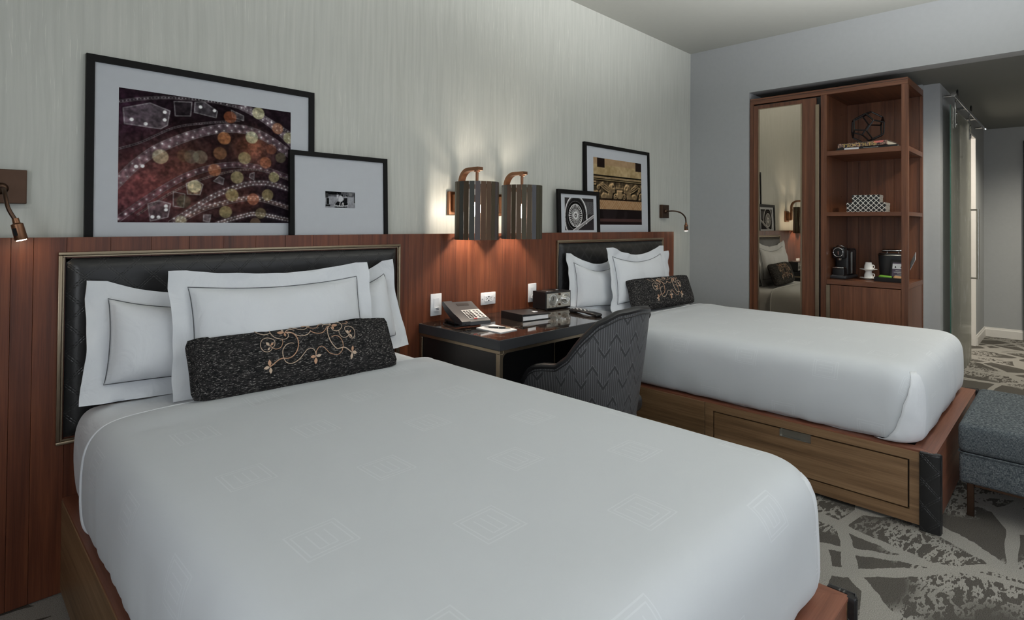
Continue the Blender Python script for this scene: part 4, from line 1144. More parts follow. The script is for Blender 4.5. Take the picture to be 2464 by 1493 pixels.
# ------------------------------------------------------------------ reading lamps
def reading_lamp(label, cx, cz, pts, head_dir, hs):
    L_ = Thing('reading_lamp', label, 'lamp', (cx, YW, cz), group='gooseneck reading lamps')
    hwid = .058*hs
    L_.part('wall_plate', MB().box(cx-hwid, cx+hwid, YW-.030, YW-.001, cz-.058, cz+.058, .0025, 2), M['dark_bronze'])
    p0 = Vector(pts[0])
    L_.part('socket', MB().lathe([(.020, YW-.0305), (.018, YW-.038), (.010, YW-.044)], (p0.x, 0, p0.z), 20, axis=1), M['dark_bronze'], smooth=True)
    path = smooth_path(pts, 8)
    L_.part('gooseneck', MB().tube(path, .0062, 10), M['dark_bronze'], smooth=True)
    e = Vector(pts[-1]); d = Vector(head_dir).normalized()
    h = L_.part('lamp_head', MB().tube([e-d*.008, e+d*.008, e+d*.012, e+d*.062, e+d*.064], [.009, .010, .0165, .0175, .0165], 16), M['bronze'], smooth=True, auto=40)
    L_.part('lens', MB().tube([e+d*.0642, e+d*.0665], .0135, 16), M['led'], smooth=True, sub=h, label='lit lens')
    side = d.cross(Vector((0, 1, 0))).normalized(); front = Vector((-.6, -.75, 0)); front = (front-d*front.dot(d)).normalized()
    c = e+d*.036+front*.0165
    sw = MB(); a_ = d*.012; b_ = front.cross(d).normalized()*.005
    v = [(c+sx*a_+sy*b_+front*k)[:] for k in (-.002, .003) for sx, sy in ((-1, -1), (1, -1), (1, 1), (-1, 1))]
    sw.add(v, [(0, 1, 2, 3), (7, 6, 5, 4), (0, 4, 5, 1), (1, 5, 6, 2), (2, 6, 7, 3), (3, 7, 4, 0)])
    L_.part('switch', sw, M['black_plastic'], sub=h)
reading_lamp('bronze gooseneck reading lamp at the left edge, beside the large picture', .169, 1.413,
             [(.160, 2.560, 1.405), (.163, 2.500, 1.400), (.165, 2.470, 1.375), (.172, 2.455, 1.335), (.190, 2.450, 1.297)], (.22, -.05, -.95), 1.0)
reading_lamp('bronze gooseneck reading lamp by the room corner, over the far bed', 4.535, 1.417,
             [(4.535, 2.560, 1.417), (4.55, 2.50, 1.420), (4.60, 2.46, 1.405), (4.66, 2.45, 1.365), (4.675, 2.45, 1.312)], (.06, 0, -1), 1.0)

# ------------------------------------------------------------------ framed pictures leaning on the ledge
def lin(a):
    a = np.clip(a, 0, 255)/255.0
    return np.where(a <= .04045, a/12.92, ((a+.055)/1.055)**2.4)
class Canvas:
    """a small drawing, turned into the vertex colours of a flat print; u to the right, v up, both 0..1"""
    def __init__(s, w, h, asp):
        s.w, s.h = w, h; s.U, s.V = np.meshgrid(np.linspace(0, 1, w), np.linspace(0, 1, h)); s.asp = asp   # asp = width/height
        s.X = s.U*asp; s.I = np.zeros((h, w, 3))
        s.rng = np.random.RandomState(5)
    def fill(s, mask, col, a=1.0):
        m = (np.clip(mask, 0, 1)*a)[..., None]; s.I = s.I*(1-m)+np.array(col, float)*m
    def addl(s, mask, col): s.I = s.I+np.clip(mask, 0, 1)[..., None]*np.array(col, float)
    def dist(s, u, v): return np.hypot(s.X-u*s.asp, s.V-v)
    def disc(s, u, v, r, col, a=1.0, soft=.006): s.fill((r-s.dist(u, v))/soft+.5, col, a)
    def seg(s, p, q, w, col, a=1.0, soft=.004):
        px, py, qx, qy = p[0]*s.asp, p[1], q[0]*s.asp, q[1]
        dx, dy = qx-px, qy-py; L = dx*dx+dy*dy+1e-9
        t = np.clip(((s.X-px)*dx+(s.V-py)*dy)/L, 0, 1)
        s.fill((w-np.hypot(s.X-px-t*dx, s.V-py-t*dy))/soft+.5, col, a)
    def poly(s, pts, w, col, a=1.0, soft=.004):
        d = np.full(s.X.shape, 9.0)
        for p, q in zip(pts[:-1], pts[1:]):
            px, py, qx, qy = p[0]*s.asp, p[1], q[0]*s.asp, q[1]; dx, dy = qx-px, qy-py; L = dx*dx+dy*dy+1e-9
            t = np.clip(((s.X-px)*dx+(s.V-py)*dy)/L, 0, 1); d = np.minimum(d, np.hypot(s.X-px-t*dx, s.V-py-t*dy))
        if w > 0: s.fill((w-d)/soft+.5, col, a)
        return d
    def region(s, pts, col, a=1.0):
        inside = np.zeros(s.X.shape, bool); n = len(pts)
        for i in range(n):
            (x0, y0), (x1, y1) = pts[i], pts[(i+1) % n]
            c = ((y0 > s.V) != (y1 > s.V)) & (s.U < (x1-x0)*(s.V-y0)/((y1-y0) or 1e-9)+x0); inside ^= c
        s.fill(inside.astype(float), col, a); return inside
    def noise(s, k, seed=0, oct_=3):
        out = np.zeros(s.X.shape); amp = 1
        for o in range(oct_):
            r = np.random.RandomState(seed+o); g = r.rand(int(k*2**o)+3, int(k*s.asp*2**o)+3)
            y = s.V*(k*2**o); x = s.U*(k*s.asp*2**o); yi = y.astype(int); xi = x.astype(int); fy = y-yi; fx = x-xi
            fy = fy*fy*(3-2*fy); fx = fx*fx*(3-2*fx)
            out += amp*((g[yi, xi]*(1-fx)+g[yi, xi+1]*fx)*(1-fy)+(g[yi+1, xi]*(1-fx)+g[yi+1, xi+1]*fx)*fy); amp *= .5
        return out/(2-2**(1-oct_))
    def mesh(s, T, x0, x1, y, z0, z1):
        mb = MB(); v = []; s_ = s
        for j in range(s.h):
            for i in range(s.w): v.append((x0+(x1-x0)*i/(s.w-1), y, z0+(z1-z0)*j/(s.h-1)))
        f = [(j*s.w+i, j*s.w+i+1, (j+1)*s.w+i+1, (j+1)*s.w+i) for j in range(s.h-1) for i in range(s.w-1)]
        o = T.part('print', mb.add(v, f), M['print'])
        at = o.data.color_attributes.new('Col', 'FLOAT_COLOR', 'POINT')
        c = np.ones((s.h*s.w, 4), np.float32); c[:, :3] = lin(s.I).reshape(-1, 3); at.data.foreach_set('color', c.ravel())
        return o
def cm(pts, k=10): return [(p.x, p.y) for p in smooth_path([(a, b, 0) for a, b in pts], k)]

def art_lights():
    C = Canvas(300, 236, .668/.512)
    def q(x, y):
        u = (x-160)/1430.; return (u, (1215-y)/(1215-(100+210*u)))
    n1 = C.noise(4, 1); n2 = C.noise(14, 9)
    C.I[:] = (22, 16, 22); C.I += (n1*24)[..., None]*np.array([1.0, .55, .75])+(n2*16-8)[..., None]
    def glow(x, y, r, col, st):
        u, v = q(x, y); C.addl(np.exp(-(C.dist(u, v)/r)**2)*st*.62, col)
    for g in ((330, 900, .28, (150, 66, 44), .75), (700, 720, .25, (150, 74, 38), .6), (1150, 560, .16, (110, 56, 20), .5), (1250, 680, .16, (170, 86, 44), .55), (250, 1000, .22, (110, 46, 62), .6), (1150, 1030, .14, (150, 70, 36), .55),
              (720, 1120, .16, (140, 70, 44), .5), (1250, 570, .1, (150, 80, 40), .6), (200, 300, .2, (70, 30, 60), .5), (980, 1060, .12, (120, 60, 30), .4)): glow(*g)
    def arc(pts, w, band, dots, dr, rows=(0,), col=(230, 232, 236), edge=(120, 112, 116)):
        P = cm([q(*p) for p in pts], 12)
        if w: C.poly(P, w, band, .55, .01)
        for o in (-1, 1):
            if w:
                d = C.poly(P, 0, band); C.fill(1-np.abs(d-w)/.004, edge, .5)
        L = [0]
        for a, b in zip(P[:-1], P[1:]): L.append(L[-1]+math.hypot((b[0]-a[0])*C.asp, b[1]-a[1]))
        for k in range(dots):
            for ri, off in enumerate(rows):
                t = L[-1]*(k+.5+.5*(ri % 2))/dots; i = max(0, min(len(P)-2, int(np.searchsorted(L, t))-1)); f_ = (t-L[i])/(L[i+1]-L[i]+1e-9)
                u = P[i][0]+(P[i+1][0]-P[i][0])*f_; v = P[i][1]+(P[i+1][1]-P[i][1])*f_
                dx, dy = (P[i+1][0]-P[i][0])*C.asp, P[i+1][1]-P[i][1]; l = math.hypot(dx, dy)+1e-9
                u += -dy/l*off/C.asp; v += dx/l*off
                b_ = C.rng.uniform(.65, 1.0); C.addl(np.exp(-(C.dist(u, v)/(dr*2.2))**2)*.3*b_, col); C.disc(u, v, dr*C.rng.uniform(.45, 1.0), col, .95*b_, .005)
    arc([(100, 230), (330, 190), (560, 180), (900, 215), (1280, 320), (1620, 500)], .010, (60, 56, 62), 60, .0035)
    arc([(1100, 240), (1280, 330), (1450, 440), (1640, 600)], .03, (96, 78, 90), 12, .008, (-.012, .014))
    arc([(60, 640), (300, 560), (560, 430), (800, 390), (1100, 370)], .006, (50, 40, 50), 50, .0028, col=(120, 116, 120))
    arc([(100, 960), (200, 830), (300, 720), (420, 620), (560, 545), (730, 480), (900, 440), (1020, 432), (1200, 455), (1400, 540), (1640, 690)], .034, (116, 92, 106), 26, .0085, (-.020, .020))
    arc([(140, 1210), (380, 1010), (550, 890), (700, 810), (900, 750), (1080, 735), (1250, 755), (1480, 815), (1640, 870)], .022, (104, 70, 84), 26, .007, (0,))
    arc([(300, 1150), (560, 960), (800, 850), (1100, 780), (1350, 790), (1620, 880)], .006, (70, 52, 50), 60, .0026, col=(150, 120, 90))
    arc([(540, 1215), (700, 1110), (870, 1000), (1100, 912), (1280, 885), (1450, 905), (1640, 960)], .016, (70, 48, 50), 30, .0068, (-.012, .012))
    arc([(600, 1215), (760, 1120), (900, 1072), (1120, 1022), (1300, 1022), (1640, 1110)], .016, (90, 60, 50), 26, .0062, (0, .018))
    arc([(900, 1225), (1140, 1157), (1280, 1142), (1640, 1200)], .012, (70, 50, 44), 26, .0055, (-.01, .01))
    # ornament panels with rivet highlights
    for pts, c in (([(190, 270), (380, 225), (530, 290), (510, 410), (460, 440), (200, 400)], (150, 150, 158)), ([(725, 215), (800, 212), (910, 290), (900, 345), (720, 300)], (140, 142, 150)), ([(1030, 280), (1140, 330), (1140, 370), (1040, 340)], (150, 150, 156)),
                   ([(560, 210), (700, 215), (690, 330), (570, 330)], (58, 56, 60)), ([(370, 1060), (450, 1035), (540, 1060), (520, 1170), (390, 1205)], (130, 132, 142)), ([(660, 890), (740, 860), (795, 900), (770, 985), (670, 980)], (196, 178, 130)),
                   ([(880, 870), (930, 830), (970, 850), (960, 900)], (150, 150, 158)), ([(1200, 810), (1240, 800), (1235, 860), (1195, 840)], (160, 150, 156)), ([(800, 1150), (860, 1150), (850, 1210), (800, 1200)], (150, 150, 160)), ([(560, 960), (650, 980), (640, 1090), (560, 1080)], (70, 62, 54))):
        C.region([q(*p) for p in pts], c, .40)
        P = [q(*p) for p in pts]; C.poly(P+[P[0]], .004, (185, 185, 190), .55)
        ins = np.zeros(C.X.shape)
    rel = C.noise(34, 21, 2); C.I *= (.52+.56*rel)[..., None]
    for x, y in ((250, 365), (350, 400), (490, 300), (490, 365), (770, 255), (885, 285), (405, 1170), (450, 1172), (505, 1080), (505, 1110), (285, 755), (330, 750)): C.disc(*q(x, y), .013, (226, 228, 232), .9)
    for x, y, r, c, a in ((1275, 310, .052, (206, 206, 150), .8), (1020, 340, .05, (176, 84, 40), .7), (970, 515, .052, (200, 120, 62), .78), (1215, 510, .052, (196, 206, 160), .8), (460, 670, .056, (206, 200, 150), .65), (935, 640, .052, (146, 96, 52), .7), (1150, 680, .052, (150, 144, 92), .8),
                          (700, 670, .055, (110, 112, 96), .55), (770, 672, .055, (130, 130, 104), .55), (640, 660, .05, (110, 84, 50), .45), (890, 780, .05, (190, 108, 60), .7), (1490, 680, .046, (104, 100, 66), .7), (1345, 720, .05, (190, 106, 60), .65), (1400, 610, .045, (150, 80, 50), .6), (1085, 840, .052, (186, 178, 112), .7),
                          (1425, 840, .046, (184, 178, 110), .7), (1040, 985, .052, (160, 146, 84), .8), (1365, 985, .05, (158, 142, 84), .75), (1230, 1020, .05, (200, 110, 70), .7), (985, 1125, .05, (176, 168, 100), .7), (1300, 1135, .046, (150, 136, 84), .6), (640, 1040, .05, (90, 92, 66), .6), (725, 915, .05, (226, 220, 168), .75), (1570, 520, .05, (170, 170, 110), .7), (1460, 440, .05, (190, 110, 60), .6), (1250, 1215, .045, (150, 120, 80), .6), (620, 1200, .04, (190, 186, 140), .6)):
        C.disc(*q(x, y), r, c, a*.75, .008)
    r2 = C.noise(60, 33, 2); C.I *= (.88+.6*r2)[..., None]
    g_ = C.I.mean(2, keepdims=True); C.I = .74*C.I+.26*g_*np.array([1.06, 1.0, .94])
    return C
def art_ride():
    C = Canvas(96, 56, .16/.08)
    C.I[:] = (150, 150, 155); n = C.noise(10, 3)
    def q(x, y): return ((x-285)/1310., (1125-y)/725.)
    C.fill(C.V > .68, (96, 96, 100)); C.fill((C.V > .8)*(C.U < .52), (20, 20, 22)); C.I += (n*70-35)[..., None]
    C.fill((C.V < .70)*(C.V > .45), (160, 160, 166), .5)
    for x0, x1, y0, y1, c in ((330, 440, 700, 970, 26), (290, 420, 480, 690, 60), (1540, 1595, 450, 900, 40), (285, 500, 990, 1060, 30), (620, 740, 440, 520, 20), (1320, 1450, 450, 560, 130)):
        a, b = q(x0, y1), q(x1, y0); C.fill((C.U > a[0])*(C.U < b[0])*(C.V > a[1])*(C.V < b[1]), (c, c, c))
    C.region([q(*p) for p in ((690, 990), (790, 850), (900, 800), (1240, 780), (1260, 1000), (1180, 1060), (900, 1080), (700, 1040))], (18, 18, 20))
    C.poly(cm([q(690, 1000), q(850, 1030), q(1050, 1035), q(1260, 1000)]), .02, (210, 210, 212)); C.poly(cm([q(690, 1045), q(850, 1075), q(1050, 1080), q(1260, 1040)]), .016, (190, 190, 192)); C.poly(cm([q(700, 1085), q(950, 1105), q(1230, 1075)]), .03, (12, 12, 14))
    C.region([q(*p) for p in ((900, 580), (1000, 580), (1060, 700), (1020, 840), (860, 840), (850, 730))], (206, 206, 210))
    C.disc(*q(1015, 555), .055, (18, 18, 20)); C.disc(*q(1220, 580), .055, (22, 22, 24)); C.disc(*q(1190, 620), .04, (190, 190, 190))
    C.region([q(*p) for p in ((1100, 680), (1240, 660), (1250, 820), (1200, 950), (1060, 900))], (24, 24, 26))
    for a, b in (((930, 840), (900, 1040)), ((1030, 900), (1000, 1040)), ((1080, 900), (1060, 1030))): C.seg(q(*a), q(*b), .022, (220, 220, 220))
    C.region([q(*p) for p in ((770, 540), (860, 530), (860, 660), (780, 720))], (196, 196, 200)); C.disc(*q(800, 490), .04, (60, 60, 62))
    return C
def art_frieze():
    C = Canvas(150, 118, .667/.512)
    n = C.noise(5, 2); m = C.noise(22, 7)
    C.I[:] = (176, 152, 112); C.I += (n*50-25)[..., None]*np.array([1, .9, .9])+(m*46-23)[..., None]
    V, U = C.V, C.U
    C.fill(V > .90, (168, 136, 108), .6)
    C.fill((V > .86)*(U > .07)*(U < .22), (40, 30, 26)); C.fill((V > .86)*(U > .87), (44, 34, 30))
    for v, w, c in ((.735, .010, 30), (.71, .006, 130), (.685, .009, 36), (.655, .014, 26)): C.fill(np.abs(V-v) < w, (c*1.0, c*.82, c*.66))
    band = (V > .375)*(V < .655)
    C.fill(band, (46, 34, 26))
    # carved relief, mirrored about the middle: draw a height map, then light it from the upper left
    K = Canvas(150, 118, C.asp); K.U = np.minimum(.52+np.abs(U-.52), .999); K.X = K.U*K.asp
    nn = K.noise(16, 31, 3); K.I[:] = 40; K.I += (np.clip(nn-.5, 0, 1)*220)[..., None]
    P = lambda du, v: (.52+du, v)
    K.region([P(.10, .60), P(.20, .63), P(.25, .55), P(.24, .47), P(.34, .40), P(.16, .40), P(.14, .48), P(.09, .50)], (170,)*3, .9)
    K.disc(*P(.15, .590), .048, (215,)*3); K.disc(*P(.135, .578), .016, (40,)*3); K.disc(*P(.10, .555), .022, (180,)*3)
    for k in range(6): K.poly(cm([P(.22, .50+.012*k), P(.30, .53+.018*k), P(.41-.012*k, .60+.008*k)]), .007, (220,)*3 if k % 2 == 0 else (60,)*3)
    K.region([P(.26, .47), P(.33, .49), P(.38, .45), P(.37, .40), P(.28, .40)], (190,)*3, .9)
    for du, v, rr in ((.43, .56, .035), (.46, .47, .04), (.44, .40, .028), (.34, .62, .025), (.49, .62, .03), (.09, .435, .045), (.40, .50, .02)):
        K.disc(*P(du, v), rr, (200,)*3); K.disc(*P(du, v), rr*.62, (50,)*3); K.disc(*P(du, v), rr*.34, (210,)*3)
    K.region([P(-.06, .53), P(.06, .53), P(.05, .49), P(.08, .47), P(.04, .40), P(-.04, .40), P(-.08, .47), P(-.05, .49)], (220,)*3); K.region([P(-.07, .55), P(.07, .55), P(.08, .575), P(-.08, .575)], (150,)*3); K.disc(.52, .60, .03, (120,)*3)
    Hm = K.I[..., 0]/255.
    for _ in range(1): Hm = (Hm+np.roll(Hm, 1, 0)+np.roll(Hm, -1, 0)+np.roll(Hm, 1, 1)+np.roll(Hm, -1, 1))/5
    sh = Hm-np.roll(np.roll(Hm, 2, 1), -2, 0)
    tone = np.clip(.30+.55*Hm-.9*sh*-1.0+.25*(m-.5), .06, 1.15)
    C.I = np.where(band[..., None], tone[..., None]*np.array([196, 164, 122.]), C.I)
    C.fill(np.abs(V-.385) < .012, (40, 28, 22), .8)
    low = (V > .235)*(V < .37)
    C.fill(low, (168, 124, 88), .75)
    g = np.minimum(np.abs(((C.X*1.0+V)/.055) % 1-.5), np.abs(((C.X*1.0-V)/.055) % 1-.5)); C.fill(low*(g < .06), (206, 180, 146), .7)
    C.fill(V <= .235, (34, 28, 28)); C.fill((V <= .235)*(C.noise(6, 4) > .55), (50, 42, 44), .5); C.fill(np.abs(V-.07) < .02, (92, 66, 62), .8); C.fill(V < .045, (40, 30, 30))
    return C
def art_wheel():
    C = Canvas(110, 100, .343/.232)
    C.I[:] = (62, 58, 58)
    def q(x, y): return ((x-250)/410., (1340-y)/(1340-880.))
    A = .45
    cx, cy = q(398, 1130)
    C.fill((C.U > .55)*(C.V > .2)*(C.V < .93), (52, 50, 50))
    g = np.minimum(np.abs(((C.X+C.V)/.06) % 1-.5), np.abs(((C.X-C.V)/.06) % 1-.5)); C.fill((C.U > .58)*(C.V > .5)*(C.V < .9)*(g < .09), (150, 148, 150), .8)
    ex = (C.X-cx*C.asp)/1.0; ey = C.V-cy
    def ell(rx, ry, dx=0, dy=0): return np.hypot((ex-dx)/rx, (ey-dy)/ry)
    e0 = ell(.56, .68, .02, -.06); C.fill(e0 < 1, (38, 36, 36)); C.fill(np.abs(e0-1) < .035, (226, 224, 224)); C.fill(np.abs(e0-.93) < .012, (120, 118, 118))
    e = ell(.335, .345); C.fill(e < 1.22, (22, 20, 20)); C.fill(e < 1, (48, 44, 44)); C.fill(np.abs(e-1) < .03, (220, 218, 216)); C.fill(np.abs(e-1.28) < .02, (110, 106, 106))
    ang = np.arctan2(ey, ex); sp = np.abs(np.sin(ang*13+e*2)) ; C.fill((e < .97)*(e > .34)*(sp > .90), (224, 222, 220)); sp2 = np.abs(np.sin(ang*13-e*2.5)); C.fill((e < .97)*(e > .34)*(sp2 > .93), (190, 188, 186))
    C.fill(e < .36, (186, 182, 180)); C.fill(np.abs(e-.30) < .04, (236, 236, 236)); C.fill(e < .16, (60, 56, 56)); C.fill(e < .08, (200, 198, 196))
    C.poly([q(355, 1360), q(660, 1130)], .035, (150, 146, 146)); C.poly([q(350, 1345), q(660, 1118)], .010, (236, 234, 234)); C.poly([q(390, 1360), q(660, 1155)], .008, (220, 218, 218))
    C.region([q(420, 1350), q(665, 1165), q(665, 1350)], (54, 50, 52))
    C.poly(cm([q(480, 880), q(530, 960), q(556, 1060), q(550, 1170)]), .014, (220, 218, 218))
    return C

def picture(label, x0, x1, z1, yb, lean, prints, rail=.026, depth=.021):
    """yb: y of the front of the bottom edge; lean: how far the top falls back"""
    z0 = 1.1865; hgt = (z1-z0)
    ang = math.atan2(lean, hgt)
    T = Thing('picture_frame', label, 'picture', ((x0+x1)/2, yb, z0), (-ang, 0, 0), 'framed pictures leaning on the panelling', world=False)
    w = (x1-x0)/2; h = hgt/math.cos(ang)
    def bar(p): # mitred rail, p = quad in xz
        m = MB(); v = [(x, 0, z) for x, z in p]+[(x, depth, z) for x, z in p]
        return m.add(v, [(0, 1, 2, 3), (7, 6, 5, 4), (0, 4, 5, 1), (1, 5, 6, 2), (2, 6, 7, 3), (3, 7, 4, 0)])
    r = rail
    for p in ([(-w, 0), (w, 0), (w-r, r), (-w+r, r)], [(-w, h), (-w+r, h-r), (w-r, h-r), (w, h)], [(-w, 0), (-w+r, r), (-w+r, h-r), (-w, h)], [(w, 0), (w, h), (w-r, h-r), (w-r, r)]):
        T.part('frame_rail', bar(p), M['frame_black'])
    T.part('mat_board', MB().box(-w+r-.002, w-r+.002, .009, .012, r-.002, h-r+.002), M['mat_board'])
    T.part('backing', MB().box(-w+r, w-r, .0125, .017, r, h-r), M['black'])
    cv, (a, b, c, d) = prints
    cv.mesh(T, a-(x0+x1)/2, b-(x0+x1)/2, .0086, c-z0, d-z0)
    T.part('glass', MB().add([(-w+r, .004, r), (w-r, .004, r), (w-r, .004, h-r), (-w+r, .004, h-r)], [(0, 1, 2, 3)]), M['pane'], label='clear picture glass')
    return T
picture('large black-framed colour photograph of carnival lights above the near bed', .388, 1.269, 1.915, 2.562, .016, (art_lights(), (.490, 1.157, 1.294, 1.807)))
picture('black-framed tiny black-and-white photo in a wide white mat, overlapping the carnival picture', 1.140, 1.659, 1.631, 2.535, .015, (art_ride(), (1.316, 1.474, 1.370, 1.449)), rail=.022, depth=.019)
picture('large black-framed photograph of a carved stone frieze above the far bed', 3.372, 4.274, 1.912, 2.562, .016, (art_frieze(), (3.487, 4.152, 1.297, 1.808)))
picture('small black-framed black-and-white photograph of a spoked car wheel, in front of the frieze picture', 3.034, 3.518, 1.543, 2.535, .012, (art_wheel(), (3.114, 3.450, 1.256, 1.488)), rail=.030, depth=.019)

# ------------------------------------------------------------------ wardrobe unit in the niche
WX = 5.048; WY0, WY1, WZ = .879, 2.040, 2.410; WD = .60; XB = WX+WD
Wd_ = Thing('wardrobe', 'tall walnut wardrobe with a mirror door and open corner shelves, in the niche', 'wardrobe', (WX+WD/2, (WY0+WY1)/2, 0))
w0, w1 = M['ward_wood'], M['ward_wood_h']
Wd_.part('outer_side', MB().box(WX, XB, WY1-.030, WY1, 0, WZ-.0505), w0)
Wd_.part('top_rail', MB().box(WX, WX+.03, WY0, WY1, WZ-.050, WZ, .001, 1), w1)
Wd_.part('top_groove', MB().box(WX-.0012, WX, WY0+.002, WY1, WZ-.017, WZ-.0145), M['black'])
Wd_.part('top_panel', MB().box(WX+.0305, XB, WY0+.031, WY1, WZ-.050, WZ), M['ward_wood_d'])
Wd_.part('top_side_rail', MB().box(WX+.0305, XB, WY0, WY0+.0305, WZ-.050, WZ), M['ward_wood_d'])
Wd_.part('divider', MB().box(WX, XB-.02, 1.425, 1.468, 0, WZ-.0505), w0)
Wd_.part('corner_post', MB().box(WX-.002, WX+.040, WY0-.001, .920, 0, WZ-.0505, .001, 1), w0)
Wd_.part('rear_post', MB().box(XB-.028, XB, WY0, WY0+.02, 0, WZ-.0505, .001, 1), w0)
# back boards of the open shelves
bx = np.linspace(.900, 1.4245, 7)
for a, b in zip(bx[:-1], bx[1:]): Wd_.part('back_board', MB().box(XB-.019, XB-.003, a+.0008, b-.0008, .03, WZ-.051), w0)
for z0, z1, nm in ((1.864, 1.902, 'shelf'), (1.380, 1.410, 'shelf'), (.834, .872, 'counter_shelf')):
    Wd_.part(nm, MB().box(WX+.002, XB-.020, WY0+.022, 1.4245, z0, z1, .001, 1), w1)
    Wd_.part('shelf_side_edge', MB().box(WX+.0405, XB-.029, WY0+.001, WY0+.0215, z0, z1, .001, 1), M['ward_wood_d'])
# cabinet below the counter
Wd_.part('lower_side', MB().box(WX+.041, XB-.029, WY0+.004, WY0+.0215, .05, .8335), w0)
ld = Wd_.part('lower_door', MB().box(WX-.006, WX+.014, .922, 1.396, .06, .829, .001, 1), w0)
Wd_.part('door_pull', MB().box(WX-.016, WX+.014, 1.3975, 1.4235, .06, .829, .001, 1), M['brass'], sub=ld, label='full-height brass edge pull')
# mirror door on the left
dr = Wd_.part('door', MB().box(WX-.008, WX+.014, 1.502, 2.006, .06, 2.345, .001, 1), w0)
Wd_.part('door_edge', MB().box(WX-.010, WX-.0082, 1.502, 1.57, .06, 2.345), w0, sub=dr)
mz0, mz1, my0, my1 = .30, 2.312, 1.612, 1.958
Wd_.part('mirror', MB().box(WX-.0125, WX-.0083, my0+.006, my1-.006, mz0+.006, mz1-.006), M['mirror'], sub=dr, label='tall mirror panel')
Wd_.part('mirror_frame', MB().box(WX-.0145, WX-.0082, my0-.006, my0+.0055, mz0, mz1).box(WX-.0145, WX-.0082, my1-.0055, my1+.004, mz0, mz1).box(WX-.0145, WX-.0082, my0+.0055, my1-.0055, mz1-.0055, mz1).box(WX-.0145, WX-.0082, my0+.0055, my1-.0055, mz0, mz0+.0055), M['brass'], sub=dr, label='thin brass mirror frame')
Wd_.part('door_pull', MB().box(WX-.030, WX-.008, 1.474, 1.500, .08, 2.285, .001, 1), M['brass'], sub=dr, label='full-height brass edge pull')
Wd_.part('plinth', MB().box(WX+.02, XB-.02, WY0+.02, WY1-.032, 0, .045), M['black'])
Wd_.part('inner_panel', MB().box(WX+.02, WX+.03, 1.470, 2.009, .05, 2.355), M['black'])
for zz in (2.25, 1.55):
    for xx in (WX+.08, WX+.40):
        Wd_.part('shelf_pin', MB().lathe([(.004, 1.4249), (.004, 1.4215)], (xx, 0, zz), 8, axis=1), M['chrome'])

# ------------------------------------------------------------------ things on the shelves
# dodecahedron sculpture
phi = (1+5**.5)/2
dv = [Vector((x, y, z)) for x in (-1, 1) for y in (-1, 1) for z in (-1, 1)]
for a in (-1/phi, 1/phi):
    for b in (-phi, phi): dv += [Vector((0, a, b)), Vector((a, b, 0)), Vector((b, 0, a))]
fn = Vector((0, 1, phi)).normalized()       # face normal straight down
rot = fn.rotation_difference(Vector((0, 0, -1))).to_matrix()
rot = Matrix.Rotation(R(20), 3, 'Z') @ rot
sc = .1265/math.sqrt(3); dv = [rot @ (v_*sc) for v_ in dv]
zmin = min(v_.z for v_ in dv); zb0 = 1.9575
dc = Vector((5.215, 1.175, zb0-zmin+.004))
G = Thing('wire_sculpture', 'black metal wire dodecahedron standing on the books on the top shelf', 'sculpture', (dc.x, dc.y, zb0))
eL = min((a-b).length for i, a in enumerate(dv) for b in dv[:i])
for i in range(20):
    for j in range(i):
        if (dv[i]-dv[j]).length < eL*1.05:
            G.part('rod', MB().tube([dc+dv[i], dc+dv[j]], .0058, 6), M['black'], smooth=True)
for i in range(20):
    G.part('joint', MB().lathe([(.001, -.006), (.0052, -.003), (.0052, .003), (.001, .006)], dc+dv[i], 8), M['dark_bronze'], smooth=True)
# books
def book(label, loc, rz, hw, hd, h, cover, title=None, tw=0, band=None):
    T = Thing('book', label, 'book', loc, (0, 0, R(rz)), 'books on the top shelf', world=False)
    c = .0025
    T.part('back_cover', MB().box(-hd, hd, -hw, hw, 0, c), cover); T.part('front_cover', MB().box(-hd, hd, -hw, hw, h-c, h), cover)
    T.part('spine', MB().box(-hd-.003, -hd, -hw, hw, 0, h, .001, 1), cover)
    T.part('pages', MB().box(-hd+.001, hd-.006, -hw+.006, hw-.005, c+.0001, h-c-.0001), M['pages'])
    if title:
        tm = text_mesh(title, tw); xs_ = [p[0] for p in tm.v]; cx_ = (min(xs_)+max(xs_))/2; sx = 1.0
        k = .24/(max(xs_)-min(xs_))
        tm.v = [(-hd-.0032-p[2], -(p[0]-cx_)*k+.02, (p[1])*1.0+h*.16) for p in tm.v]
        T.part('title', tm, M['gold_ink'], label='gold spine lettering')
    if band:
        T.part('spine_label', MB().box(-hd-.0036, -hd-.003, band[0], band[1], h*.15, h*.85), M['white_plastic'])
        T.part('spine_print', MB().box(-hd-.0036, -hd-.003, band[0]-.13, band[0]-.03, h*.42, h*.55), M['key_white'])
    return T
book('thin black book with a white spine label, at the bottom of the stack', (5.215, 1.160, 1.9025), 2, .205, .13, .019, M['black'], band=(.05, .15))
bk = book('thick floral book titled TEXTILES lying on the thin black book', (5.205, 1.175, 1.9220), -4, .172, .125, .035, M['floral'], 'TEXTILES', .032)
bk.part('flower_print', MB().lathe([(.030, .0351), (.024, .0362), (.002, .0366)], (-.09, -.10, 0), 9), M['pink'], label='pink flower on the cover')
bk.part('flower_print', MB().prism([(-.145, .020), (-.085, .018), (-.08, .034), (-.15, .034)], 0, -.1285, -.1281), M['pink'])
